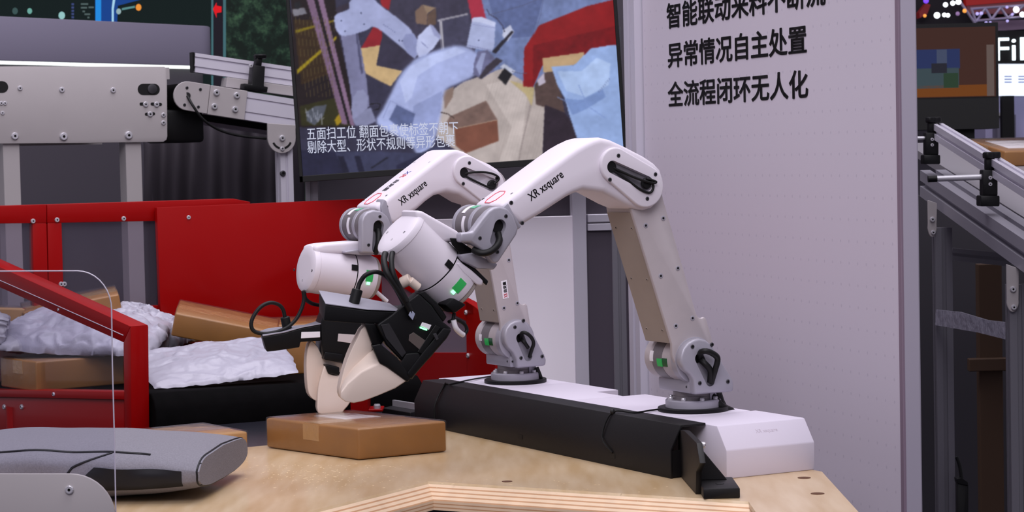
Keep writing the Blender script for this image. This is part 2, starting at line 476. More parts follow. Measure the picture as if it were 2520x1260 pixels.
e[0].position, e[0].color = 0.44, lin((16, 26, 22)) + (1,)
e[1].position, e[1].color = 0.80, lin((120, 160, 130)) + (1,)
for ps, cc in ((0.52, (24, 40, 33)), (0.61, (46, 68, 52)), (0.69, (60, 92, 66))):
    q = e.new(ps); q.color = lin(cc) + (1,)
nt.links.new(tcn.outputs['Object'], nn.inputs['Vector']); nt.links.new(nn.outputs['Fac'], rr.inputs[0]); nt.links.new(rr.outputs[0], pb.inputs['Emission Color']); pb.inputs['Emission Strength'].default_value = 0.82
def lpoly(name, m, px, k): return prism(name, m, led, [fl.p(x, y, 0.002 * k) for x, y in px], fl.N * -0.004)
lpoly('screen_trees', tree, [(556, -30), (780, -30), (780, 520), (556, 520)], 1)
lpoly('screen_dark', emis((16, 28, 28)), [(-60, -30), (545, -30), (545, 300), (-60, 300)], 1)
lpoly('screen_column', emis((70, 110, 118), 0.9), [(520, -30), (556, -30), (556, 400), (520, 400)], 2)
lpoly('screen_column', emis((30, 26, 36)), [(525, -30), (549, -30), (549, 400), (525, 400)], 3)
lpoly('screen_blue', emis((22, 66, 140)), [(234, -30), (400, -30), (350, -2), (290, 14), (287, 90), (234, 90)], 2)
lpoly('screen_blue', emis((34, 140, 226)), [(235, -30), (249, -30), (249, 90), (235, 90)], 3)
lpoly('screen_line', emis((168, 214, 240)), [(281, -30), (288, -30), (280, 22), (280, 60), (275, 60), (275, 20)], 4)
lpoly('screen_arrow', emis((225, 24, 34)), [(524, 22), (533, 6), (533, 14), (545, 16), (545, 30), (533, 32), (533, 44)], 5)
def disc(name, m, c, r, k): return lpoly(name, m, [(c[0] + r * math.cos(a * 0.52), c[1] + 1.2 * r * math.sin(a * 0.52)) for a in range(12)], k)
disc('screen_dot', emis((240, 150, 60)), (341, 18), 7, 4)
disc('screen_dot', emis((150, 176, 180)), (292, 28), 6, 4)
disc('screen_dot', emis((110, 170, 160)), (73, 27), 6, 4)
disc('screen_dot', emis((60, 84, 84)), (37, 27), 7, 4)
disc('screen_dot', emis((150, 200, 200)), (152, 38), 8, 4)
lpoly('screen_line', emis((90, 140, 140)), [(300, 20), (332, 14), (332, 19), (300, 25)], 4)
for i, (x0, y0, w) in enumerate(((199, 8, 18), (199, 17, 15), (218, 16, 13), (203, 26, 6), (208, 33, 14), (215, 41, 5))):
    lpoly('screen_text_line', emis((80, 96, 96)), [(x0, y0), (x0 + w, y0), (x0 + w, y0 + 4), (x0, y0 + 4)], 4)
for i in range(6): lpoly('screen_text_line', emis((60, 72, 120)), [(176, 8 + i * 8), (182, 8 + i * 8), (182, 13 + i * 8), (176, 13 + i * 8)], 4)

# ================================================================== WORK TABLE
TZ = 0.78
notch = [V(-0.371, 3.17, 0), V(-0.142, 3.56, 0), V(0.342, 3.285, 0), V(0.342, 2.9, 0)]
def off_line(pts, s):
    """push an open polyline sideways (towards the notch) by s"""
    out = []
    for i, p in enumerate(pts):
        ns = []
        for a, b in ((i - 1, i), (i, i + 1)):
            if a >= 0 and b < len(pts):
                t = (pts[b] - pts[a]).normalized(); ns.append(Vector((t.y, -t.x, 0)))
        n = (ns[0] + ns[-1]).normalized(); out.append(p + n * (s / max(0.3, n.dot(ns[0]))))
    return out
outer = [V(0.484, 2.9, 0), V(0.491, 3.575, 0), V(0.0, 4.469, 0), V(-0.12, 4.236, 0), V(-0.446, 4.055, 0), V(-1.02, 3.74, 0), V(-1.02, 3.17, 0)]
tbl = thing('work_table', 'plywood work table with a notch cut in its front, under both robot arms', 'table', V(-0.1, 3.6, 0))
NL = 14
LZ = [0.0]
for _k in range(14): LZ.append(LZ[-1] + (0.0019 if _k % 2 == 0 and _k else 0.0037))
for k in range(NL):
    s = 0.0245 * min(1.0, (k + 0.5) / 9.0) if k else 0.0
    s0 = min(0.0255, LZ[k]); s1 = min(0.0255, LZ[k + 1])
    # the right cheek of the notch stays square, the other two edges are bevelled
    def ring(sv):
        q = off_line(notch[:3], sv)
        q[2] = V(0.342, q[2].y - 0.0 + (0), 0)
        t = (q[2] - q[1]); q[2] = q[1] + (off_line(notch[:3], sv)[2] - q[1]) * ((0.342 - q[1].x) / (off_line(notch[:3], sv)[2].x - q[1].x))
        return q + [notch[3]]
    za, zb = TZ - LZ[k], TZ - LZ[k + 1]
    A = [p + V(0, 0, za) for p in outer + ring(s0)]
    B = [p + V(0, 0, zb) for p in outer + ring(s1)]
    loft('ply_layer', PLY if k == 0 else (PLYA if k % 2 else PLYB), tbl, A, B)
for x, y in ((-0.93, 3.22), (-0.93, 3.7), (0.41, 3.0), (0.05, 4.25)):
    cyl('leg', ALUDK, tbl, V(x, y, 0), V(x, y, TZ - LZ[-1]), 0.025)
box('under_panel', mat('dark_navy_panel', (24, 25, 36), 0.6), tbl, FrY(3.86), -0.95, 0.05, 0.0, TZ - LZ[-1] - 0.001, -0.02, 0.0)
# dowel holes in the top
for px, py in ((1248, 1185), (1979, 1176), (2012, 1215)):
    c = on_z(px, py, TZ)
    cyl('screw_hole', mat('dark_hole', (84, 48, 20), 0.8), tbl, c + V(0, 0, -0.002), c + V(0, 0, 0.0005), 0.0105 if px > 1300 else 0.0085, 20)
    bmk = None

# wood chips scattered on the top: nobody could count them
bm = bmesh.new(); rnd = random.Random(3)
for i in range(300):
    px = rnd.gauss(760, 110) if i < 220 else rnd.uniform(600, 1650)
    py = rnd.gauss(1165, 22) if i < 220 else 1120 + (px - 600) * 0.06 + rnd.uniform(10, 60)
    if py < 1140 and px > 630: py = 1145
    c = on_z(px, py, TZ + 0.0006); a = rnd.uniform(0, 3.14); l, w = rnd.uniform(0.0008, 0.004), rnd.uniform(0.0004, 0.0009)
    ux, uy = V(math.cos(a), math.sin(a), 0), V(-math.sin(a), math.cos(a), 0)
    vs = [bm.verts.new(c + ux * (p * l) + uy * (q * w) + V(0, 0, r)) for p, q, r in ((-1, -1, -.0007), (1, -1, -.0007), (1, 1, -.0007), (-1, 1, -.0007), (0, 0, -.0003))]
    for f in ((0, 1, 4), (1, 2, 4), (2, 3, 4), (3, 0, 4)): bm.faces.new([vs[k] for k in f])
bmesh.ops.recalc_face_normals(bm, faces=bm.faces)
tag(mesh('wood_dust', None, None, mat('wood_dust', (222, 196, 154), 0.7), None, bm=bm), 'pale wood chips and scuffs scattered over the plywood table top', 'debris', kind='stuff')

# ================================================================== ROBOT BASE BEAM
AO = V(0.319, 3.537, 0)
BA, BB = V(-0.482, 0.876, 0).normalized(), V(0.876, 0.482, 0).normalized()
def bl(a, b, z): return AO + BA * a + BB * b + V(0, 0, TZ + z)
H = 0.082
BOXW = mat('white_box_paint', (208, 201, 214), 0.75, spec=0.2, noise_amt=0.015, nscale=6)
beam = thing('robot_plinth', 'long low white box plinth with a black front cover, under both robot arms', 'plinth', bl(0.45, 0.08, 0))
def zbox(name, a0, a1, notch=None):
    if notch:
        c0, c1, bn = notch
        fp = [(a0, 0.001), (a1, 0.001), (a1, 0.163), (c1, 0.163), (c1, bn), (c0, bn), (c0, 0.163), (a0, 0.163)]
        if c0 <= a0 + 1e-6: fp = [(a0, 0.001), (a1, 0.001), (a1, 0.163), (c1, 0.163), (c1, bn), (a0, bn)]
    else: fp = [(a0, 0.001), (a1, 0.001), (a1, 0.163), (a0, 0.163)]
    return prism(name, BOXW, beam, [bl(a, b, 0.0) for a, b in fp], V(0, 0, H), 0.0012, 2)
g = 0.0012
# the end box has a sloping shoulder: profile in the (a, z) plane pushed across
prof = [(-0.026, 0), (-0.026, 0.045), (0.0, H), (0.138 - g, H), (0.138 - g, 0)]
prism('end_box', BOXW, beam, [bl(a, 0.001, z) for a, z in prof], BB * 0.172, 0.002, 2)
zbox('box_section', 0.138 + g, 0.469 - g)
zbox('box_section', 0.469 + g, 0.737 - g, (0.469 + g, 0.562, 0.116))
zbox('box_section', 0.737 + g, 0.975)
# dark folded sheet cover along the front
cp = [(0.0, H + 0.002), (-0.048, H + 0.002), (-0.068, 0.046), (-0.068, 0.0), (-0.064, 0.0), (-0.064, 0.045), (-0.0455, H - 0.002), (0.0, H - 0.002)]
cov = prism('front_cover', DKMETAL, beam, [bl(0.03, b, z) for b, z in cp], BA * 0.915, 0.0008, 2)
prism('end_flange', DKMETAL, beam, [bl(0.031, b, z) for b, z in ((-0.066, 0.002), (-0.032, 0.002), (-0.032, 0.044), (-0.066, 0.044))], BA * 0.004)
prism('end_plate', DKMETAL, beam, [bl(0.941, b, z) for b, z in ((-0.066, 0), (0.0, 0), (0.0, H), (-0.047, H), (-0.066, 0.046))], BA * 0.004)
fcov = Fr(bl(0, -0.068, 0), -BA)
for px, py in ((1280, 1075), (1508, 1122)):
    c = fcov.p(px, py, 0.0); u, v = fcov.uv(c)
    box('slot', RUBBER, beam, fcov, u - 0.0075, u + 0.0075, v - 0.004, v + 0.004, -0.002, 0.0006)
# faint print on the sloping end
sl = (bl(-0.026, 0, 0.045) - bl(0, 0, H)).normalized()
text('printed_mark', 'XR xsquare', GINK, beam, on_plane(1862, 1068, bl(0, 0, H), BB.cross(sl)) , BB, -sl, w=0.042, ext=0.0003)
# cords tied round the plinth
def cord(pts, label, name='tie_cord'):
    o = tube(name, RUBBER, None, pts, 0.0016, 4, 6); return tag(o, label, 'cord')
zt = H + 0.0036
c1 = cord([on_z(1208, 926, TZ + H + 0.0016), on_z(1155, 935, TZ + zt), on_z(1104, 946, TZ + zt), bl(0.848, -0.0485, zt), bl(0.852, -0.0702, 0.046), bl(0.852, -0.0702, 0.012)], 'thin black cord over the plinth beside the far robot arm')
c2 = cord([on_z(1640, 1004, TZ + H + 0.0016), on_z(1600, 1010, TZ + H + 0.003), on_z(1560, 1015.5, TZ + zt), bl(0.238, -0.0485, zt), bl(0.236, -0.0702, 0.046), fcov.p(1507, 1114, 0.002)], 'thin black knotted cord over the plinth beside the near robot arm')
k0 = bl(0.238, -0.0475, zt + 0.001)
lathe('knot', RUBBER, c2, k0 - V(0.004, 0, 0), V(1, 0, 0), [(0, 0.001), (0.001, 0.004), (0.005, 0.005), (0.008, 0.0035), (0.009, 0.001)], 12)

# ---- angle bracket at the end of the plinth
brk = thing('angle_bracket', 'black steel angle bracket bolted to the table at the near end of the plinth', 'bracket', V(0.27, 3.42, TZ))
fbk = Fr((0.2627, 3.524, TZ), (0.047, -0.9989, 0))
fbk_px = [(1669, 1057), (1684, 1060), (1714, 1090), (1722, 1140), (1713, 1160), (1712, 1233), (1690, 1207), (1669, 1183)]
pp = fbk.poly(fbk_px, 0)
pp = [V(p.x, p.y, max(p.z, TZ + 0.001)) for p in pp]
prism('upright_plate', DKMETAL, brk, pp, V(0.009, 0, 0), 0.001, 2)
prism('foot_plate', DKMETAL, brk, [V(0.278, 3.316, TZ), V(0.333, 3.316, TZ), V(0.333, 3.43, TZ), V(0.278, 3.43, TZ)], V(0, 0, 0.016), 0.002, 2)
prism('gusset', DKMETAL, brk, [V(0.276, 3.40, TZ + 0.016), V(0.322, 3.40, TZ + 0.016), V(0.279, 3.40, TZ + 0.07), V(0.276, 3.40, TZ + 0.07)], V(0, 0.007, 0), 0.0008, 1)
cyl('bolt_hole', RUBBER, brk, V(0.307, 3.36, TZ + 0.014), V(0.307, 3.36, TZ + 0.0166), 0.0065, 16)
bolt(brk, on_plane(1727, 1095, V(0.29, 0, 0), V(1, 0, 0)), V(1, -0.3, 0), 0.005, 0.006)

# ================================================================== ROBOT ARMS
RU, RN = BB.copy(), V(0.482, -0.876, 0).normalized()
def circ(fr, u, v, r, n, k=28, a0=0.0, a1=2 * math.pi): return [fr.w(u + r * math.cos(a0 + (a1 - a0) * i / k), v + r * math.sin(a0 + (a1 - a0) * i / k), n) for i in range(k)]
def stadium(fr, P0, r0, P1, r1, n, k=16):
    (u0, v0), (u1, v1) = fr.uv(P0), fr.uv(P1)
    t = math.atan2(v1 - v0, u1 - u0); d = math.hypot(u1 - u0, v1 - v0)
    s = math.acos(max(-1, min(1, (r0 - r1) / d)))
    out = []
    for i in range(k + 1):
        a = t + s + (2 * math.pi - 2 * s) * i / k; out.append(fr.w(u0 + r0 * math.cos(a), v0 + r0 * math.sin(a), n))
    for i in range(k + 1):
        a = t - s + 2 * s * i / k; out.append(fr.w(u1 + r1 * math.cos(a), v1 + r1 * math.sin(a), n))
    return out
def patch_on_drum(name, m, parent, P, ax, r, t0, t1, a0, a1, th=0.0008, k=6):
    """thin curved sticker wrapped on a drum"""
    x, y = basis(ax); ax = ax.normalized(); A = []; 
    for q, rr_ in ((0, r - 0.0005), (1, r + th)):
        pass
    ins, outs = [], []
    verts, faces = [], []
    for i in range(k + 1):
        a = a0 + (a1 - a0) * i / k; d = x * math.cos(a) + y * math.sin(a)
        for t in (t0, t1):
            verts += [P + ax * t + d * (r - 0.0005), P + ax * t + d * (r + th)]
    for i in range(k):
        b = 4 * i; c = b + 4
        faces += [(b + 1, b + 3, c + 3, c + 1), (b, b + 1, c + 1, c), (b + 2, b + 3, c + 3, c + 2), (b, b + 2, c + 2, c)]
    faces += [(0, 1, 3, 2), (4 * k, 4 * k + 1, 4 * k + 3, 4 * k + 2)]
    return mesh(name, verts, faces, m, parent)
def ang_of(ax, d):
    x, y = basis(ax); return math.atan2(d.dot(y), d.dot(x))

def robot(T):
    O = T['O']; fr = Fr(O, RU); S = T['s']          # S: size factor of the traced details
    t = thing('industrial_robot', T['label'], 'robot arm', O, 'robot arms on the plinth')
    Z = V(0, 0, 1)
    # --- base
    lathe('base_disc', BLACK, t, O, Z, [(0, 0.059), (0.001, 0.06), (0.006, 0.06), (0.007, 0.0588)], 48)
    fl_ = lathe('base_flange', GRAY, t, O + Z * 0.007, Z, [(0, 0.047), (0.011, 0.047), (0.013, 0.0455), (0.013, 0.03)], 40)
    for k in range(8):
        a = k * math.pi / 4 + 0.3; bolt(fl_, O + V(0.0405 * math.cos(a), 0.0405 * math.sin(a), 0.020), Z, 0.0042, 0.005)
    lathe('base_column', DRUM, t, O + Z * 0.019, Z, [(0, 0.034), (0.007, 0.034), (0.0075, 0.0335), (0.008, 0.034), (0.02, 0.034)], 32)
    prism('column_rib', GRAY, t, [fr.w(0.012, 0.02, 0.034), fr.w(0.03, 0.02, 0.026), fr.w(0.03, 0.036, 0.026), fr.w(0.012, 0.036, 0.034)], RN * -0.02)
    # --- shoulder yoke
    yb = box('yoke_base', GRAY, t, fr, -0.036, 0.040, 0.034, 0.056, -0.052, 0.046, 0.003, 2)
    yp = [fr.p(x, y, 0.062) for x, y in T['yoke']]
    yo = prism('yoke_plate', GRAY, t, yp, RN * -0.017, 0.0045, 3)
    hp, sp = fr.p(*T['yhole'], 0.062), fr.p(*T['yslot'], 0.062)
    cut(yo, [p + RN * 0.002 for p in stadium(fr, hp, 0.0092, sp, 0.0088, 0.062)], [p - RN * 0.011 for p in stadium(fr, hp, 0.0092, sp, 0.0088, 0.062)])
    cyl('cable_hole', RUBBER, t, hp - RN * 0.013, hp - RN * 0.010, 0.0090)
    for b in T['yb']: bolt(yo, fr.p(*b, 0.062), RN, 0.0036, 0.0012, DARKSTEEL)
    for p in (fr.w(-0.031, 0.045, 0.046), fr.w(-0.036, 0.045, 0.036)): bolt(yb, p, RN, 0.002, 0.001, DARKSTEEL)
    # --- shoulder motor
    M0 = fr.p(*T['shaft'], 0.062) - RN * 0.062
    mo = cyl('shoulder_motor', LINK, t, M0 - RN * 0.060, M0 + RN * 0.040, 0.0365, 40, 0.002)
    lathe('motor_band', DRUM, mo, M0 - RN * 0.034, RN, [(0, 0.0365), (0, 0.0371), (0.030, 0.0371), (0.030, 0.0365)], 40)
    lathe('motor_ring', GRAY, mo, M0 + RN * 0.026, RN, [(0, 0.036), (0.001, 0.0385), (0.016, 0.0385), (0.017, 0.036)], 40)
    a = ang_of(RN, -RU * 0.97 - Z * 0.15)
    patch_on_drum('status_window', GREEN, mo, M0, RN, 0.0371, -0.018, -0.003, a - 0.18, a + 0.18)
    patch_on_drum('status_window', mat('dark_green_window', (20, 84, 44), 0.3), mo, M0, RN, 0.0366, -0.002, 0.012, a - 0.22, a + 0.16)
    patch_on_drum('sticker', LABEL, mo, M0, RN, 0.0371, -0.040, -0.030, a - 0.5 if T['near'] else a - 0.35, a - 0.02)
    # --- lower link
    lk = [fr.p(x, y, 0.040) for x, y in T['link']]
    nb = T['link_body']
    body = [fr.p(x, y, 0.034) for x, y in nb]
    lb = prism('lower_link', LINK, t, body, RN * -0.081, 0.003, 2)
    sd = prism('side_plate', LINK, t, lk, RN * -0.008, 0.0018, 2)
    for b in T['lkb']: bolt(sd, fr.p(*b, 0.040), RN, 0.0042, 0.0008, GRAY)
    # front cover of the link
    (xa, ya), (xb, yb_) = T['front']
    A, B = fr.p(xa, ya, 0.034), fr.p(xb, yb_, 0.034)
    ax = (B - A).normalized(); nrm = RN.cross(ax); nrm = nrm if nrm.dot(RU) < 0 else -nrm
    A2, B2 = A - RN * 0.079, B - RN * 0.079
    fcv = prism('front_cover', COVER, t, [A + nrm * 0.0015, B + nrm * 0.0015, B2 + nrm * 0.0015, A2 + nrm * 0.0015], -nrm * 0.004, 0.0008, 1)
    for s in T['fcs']:
        for q in (0.18, 0.80): bolt(fcv, A.lerp(B, s) .lerp(A2.lerp(B2, s), q) + nrm * 0.0015, nrm, 0.0028, 0.0008, COVER)
    # --- elbow
    E = fr.p(*T['elbow'], 0.05) - RN * 0.05
    em = cyl('elbow_motor', LINK, t, E - RN * 0.046, E + RN * 0.042, 0.036, 36, 0.002)
    lathe('motor_band', DRUM, em, E - RN * 0.022, RN, [(0, 0.036), (0, 0.0366), (0.030, 0.0366), (0.030, 0.036)], 36)
    sh = [fr.p(x, y, 0.050) for x, y in T['shell']]
    shell = prism('upper_arm', WHITE, t, sh, RN * -0.095, 0.010, 4)
    r0, r1 = T['capr']
    P0, P1 = fr.p(*T['cap0'], 0.0565), fr.p(*T['cap1'], 0.0565)
    st = stadium(fr, P0, r0, P1, r1, 0.0565, 18)
    cap = prism('elbow_cap', WHITE, t, st, RN * -0.012, 0.003, 3)
    h0, h1 = fr.p(*T['ehole'], 0.0565), fr.p(*T['eslot'], 0.0565)
    st2 = stadium(fr, h0, 0.0105, h1, 0.0125, 0.0565, 14)
    cut(cap, [p + RN * 0.002 for p in st2], [p - RN * 0.009 for p in st2])
    prism('cable_tray', mat('grey_tray', (128, 124, 132), 0.5), t, [p - RN * 0.0065 for p in stadium(fr, h0, 0.0095, h1, 0.0115, 0.0565, 14)], RN * -0.003)
    cyl('cable_hole', RUBBER, t, h0 - RN * 0.0068, h0 - RN * 0.0045, 0.0094)
    cyl('cable_plug', RUBBER, t, h1 - RN * 0.0065, h1 + RN * 0.001, 0.0092, 20, 0.002)
    for b in T['cpb']: bolt(cap, fr.p(*b, 0.0565), RN, 0.0034, 0.0008, DARKSTEEL)
    for b in T['shb']: bolt(shell, fr.p(*b, 0.050), RN, 0.0034, 0.0008, DARKSTEEL)
    for c in T['ecab']: tube('cable', RUBBER, t, [fr.p(x, y, 0.0565 + n) for x, y, n in c], 0.0021)
    for c in T['ycab']: tube('cable', RUBBER, t, [fr.p(x, y, 0.062 + n) for x, y, n in c], T['ycr'])
    for c in T['bcab']: tube('cable', RUBBER, t, [fr.p(x, y, n) for x, y, n in c], T['bcr'])
    # lettering along the arm's flank
    (x0, y0), (x1, y1) = T['logo']
    A, B = fr.p(x0, y0, 0.0501), fr.p(x1, y1, 0.0501); U = (B - A).normalized()
    text('lettering', 'XR xsquare', INK, shell, A, U, RN.cross(U), w=(B - A).length, h=0.0175, ext=0.0004, bold=0.008)
    # prints on the arm's upper face
    (x0, y0), (x1, y1) = T['topline']
    A, B = fr.p(x0, y0, 0.050), fr.p(x1, y1, 0.050); D = (B - A).normalized()   # runs down the arm
    NT = D.cross(RN); NT = NT if NT.z > 0 else -NT
    def topbox(s0, s1, n0_, n1_): return [A + D * s + RN * (n - 0.050) + NT * 0.0006 for s, n in ((s0, n0_), (s1, n0_), (s1, n1_), (s0, n1_))]
    L = (B - A).length
    c0 = L * T['marks'][0]
    oct_ = [(0.0, -0.012), (0.0, 0.004), (0.008, 0.012), (0.026, 0.012), (0.034, 0.004), (0.034, -0.012), (0.026, -0.018), (0.008, -0.018)]
    ring_pts = [A + D * (c0 + a) + RN * (b - 0.050) + NT * 0.0007 for a, b in oct_]
    tube('red_mark', REDINK, shell, ring_pts + [ring_pts[0]], 0.0007, 1, 4, False)
    if T['marks'][1] is not None:
        s = L * T['marks'][1]
        q = A + D * s + RN * (-0.050 - 0.009) + NT * 0.0006
        text('lettering', 'X', BLUEINK, shell, q, D, RN, w=0.011, h=0.016, ext=0.0003, bold=0.01)
        text('lettering', 'R', REDINK, shell, q + D * 0.012, D, RN, w=0.010, h=0.016, ext=0.0003, bold=0.01)
        text('lettering', '自变量', mat('dark_print', (88, 84, 92), 0.6), shell, q + D * 0.029, D, RN, w=0.036, h=0.016, ext=0.0003, bold=0.02)
    for f, n in ((T['marks'][2], -0.03), (T['marks'][2], 0.032), (T['marks'][0] + 0.12, -0.036), (T['marks'][0] + 0.03, 0.034)):
        bolt(shell, A + D * (L * f) + RN * (n - 0.05), NT, 0.0026, 0.0006, DARKSTEEL)
    if T.get('tag'):
        pts = [fr.p(x, y, 0.0405) for x, y in T['tag']]
        lbl = prism('sticker', LABEL, sd, pts, RN * -0.001)
        a, b = pts[0].lerp(pts[1], 0.5), pts[3].lerp(pts[2], 0.5); dn = (b - a)
        U = -dn.normalized(); Vv = RN.cross(U)
        wid = (pts[1] - pts[0]).length
        base = b + U * dn.length * 0.05 - Vv * wid * 0.30 + RN * 0.0001
        text('lettering', 'XR', REDINK, sd, base, U, Vv, w=dn.length * 0.24, h=wid * 0.55, ext=0.0003, bold=0.02)
        text('lettering', '自变量', INK, sd, base + U * dn.length * 0.30, U, Vv, w=dn.length * 0.58, h=wid * 0.55, ext=0.0003, bold=0.03)
    # --- wrist pitch joint
    Wc = fr.p(*T['wrist'], 0.058) - RN * 0.058
    wm = cyl('wrist_motor', DRUM, t, Wc - RN * 0.044, Wc + RN * 0.046, 0.031, 36, 0.002)
    lathe('motor_ring', GRAY, wm, Wc + RN * 0.008, RN, [(0, 0.0305), (0.001, 0.0322), (0.010, 0.0322), (0.011, 0.0305)], 36)
    lathe('motor_ring', GRAY, wm, Wc - RN * 0.046, RN, [(0, 0.030), (0.001, 0.0326), (0.008, 0.0326), (0.009, 0.0305)], 36)
    aw = ang_of(RN, -RU * 0.35 + Z * 0.9)
    patch_on_drum('sticker', LABEL, wm, Wc, RN, 0.0311, -0.026, -0.016, aw - 0.25, aw + 0.5)
    patch_on_drum('status_window', mat('pale_green_window', (110, 190, 150), 0.4), wm, Wc, RN, 0.0311, -0.014, 0.0, aw - 0.30, aw + 0.12)
    patch_on_drum('sticker', LABEL, wm, Wc, RN, 0.0311, -0.014, -0.006, ang_of(RN, -RU) - 0.5, ang_of(RN, -RU) + 0.5)
    col = prism('wrist_collar', GRAY, t, [fr.p(x, y, 0.0515) for x, y in T['collar']], RN * -0.030, 0.003, 2)
    wp = prism('wrist_plate', GRAY, t, [fr.p(x, y, 0.064) for x, y in T['wplate']], RN * -0.018, 0.004, 3)
    w0, w1 = fr.p(*T['whole'], 0.064), fr.p(*T['wslot'], 0.064)
    sst = stadium(fr, w0, 0.0105, w1, 0.0085, 0.064, 12)
    cut(wp, [p + RN * 0.002 for p in sst], [p - RN * 0.012 for p in sst])
    cyl('cable_hole', RUBBER, t, w0 - RN * 0.0115, w0 - RN * 0.0095, 0.0104)
    for b in T['wpb']: bolt(wp, fr.p(*b, 0.064), RN, 0.0032, 0.0008, DARKSTEEL)
    tube('cable', RUBBER, t, [fr.p(x, y, 0.064 + n) for x, y, n in T['wcab']], 0.0056)
    # --- wrist roll body
    C0, C1 = fr.p(*T['roll0'], 0.0), fr.p(*T['roll1'], 0.0)
    ax = (C1 - C0).normalized(); L = (C1 - C0).length; r = T['rollr']
    roll = lathe('wrist_body', WHITE, t, C0 + ax * 0.010, ax, [(0, r * 0.97), (0.002, r), (L * 0.56, r), (L * 0.565, r * 0.965), (L * 0.575, r * 0.965), (L * 0.58, r), (L - 0.024, r), (L - 0.014, r * 0.93), (L - 0.010, r * 0.6)], 48)
    lathe('end_cap', WHITE, t, C0 - ax * 0.002, ax, [(0, r * 0.55), (0.0006, r * 0.86), (0.003, r * 0.97), (0.006, r * 1.01), (0.0125, r * 1.02), (0.0135, r)], 48)
    lathe('seam_ring', RUBBER, roll, C0 + ax * (0.010 + L * 0.566), ax, [(0, r * 0.9), (0, r * 0.985), (0.0018, r * 0.985), (0.0018, r * 0.9)], 48)
    for b in T['rcb']: bolt(roll, on_plane(b[0], b[1], C0 - ax * 0.0012, ax), -ax, 0.0026, 0.0008, DARKSTEEL)
    neck = prism('wrist_neck', WHITE, t, [fr.p(a, b, 0.030) for a, b in T['neck']], RN * -0.058, 0.006, 3)
    arm2 = prism('wrist_shelf', GRAY, t, [fr.p(a, b, 0.046) for a, b in T['shelf']], RN * -0.088, 0.003, 2)
    ring_ = lathe('end_ring', mat('wrist_ring_grey', (150, 140, 134), 0.45), t, C0 + ax * (L - 0.012), ax, [(0, r * 0.90), (0.014, r * 0.90), (0.017, r * 0.82), (0.017, 0.01)], 40)
    a = ang_of(ax, RN * 0.75 - RU * 0.1 + T['ledv'])
    pw_ = patch_on_drum('status_window', GREEN, t, C0, ax, r, L - 0.030, L - 0.016, a - 0.34, a + 0.14)
    patch_on_drum('led', LED, t, C0, ax, r + 0.0006, L - 0.026, L - 0.020, a + 0.16, a + 0.27)
    a2 = ang_of(ax, RN)
    patch_on_drum('clip', BLACK, t, C0, ax, r, L * 0.545, L * 0.63, a2 - 0.12 + T['clipa'], a2 + 0.12 + T['clipa'], 0.002)
    if T.get('block'): prism('socket_block', BLACK, t, [fr.p(a_, b_, 0.046) for a_, b_ in T['block']], RN * -0.03, 0.003, 2)
    cam_b = None
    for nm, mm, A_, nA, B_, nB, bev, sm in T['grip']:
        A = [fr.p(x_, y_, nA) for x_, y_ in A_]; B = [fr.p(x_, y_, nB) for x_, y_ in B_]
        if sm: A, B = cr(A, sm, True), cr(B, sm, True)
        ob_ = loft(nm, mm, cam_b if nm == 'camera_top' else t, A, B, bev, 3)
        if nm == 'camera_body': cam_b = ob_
    for nm, mm, pts, rad in T['tubes']:
        if len(pts) == 2: cyl(nm, mm, t, fr.p(*pts[0]), fr.p(*pts[1]), rad, 18, rad * 0.15)
        else: tube(nm, mm, t, [fr.p(*q) for q in pts], rad)
    for nm, mm, px, n in T['stickers']: prism(nm, mm, t, [fr.p(x_, y_, n) for x_, y_ in px], RN * -0.002, 0.0004, 1)
    return t

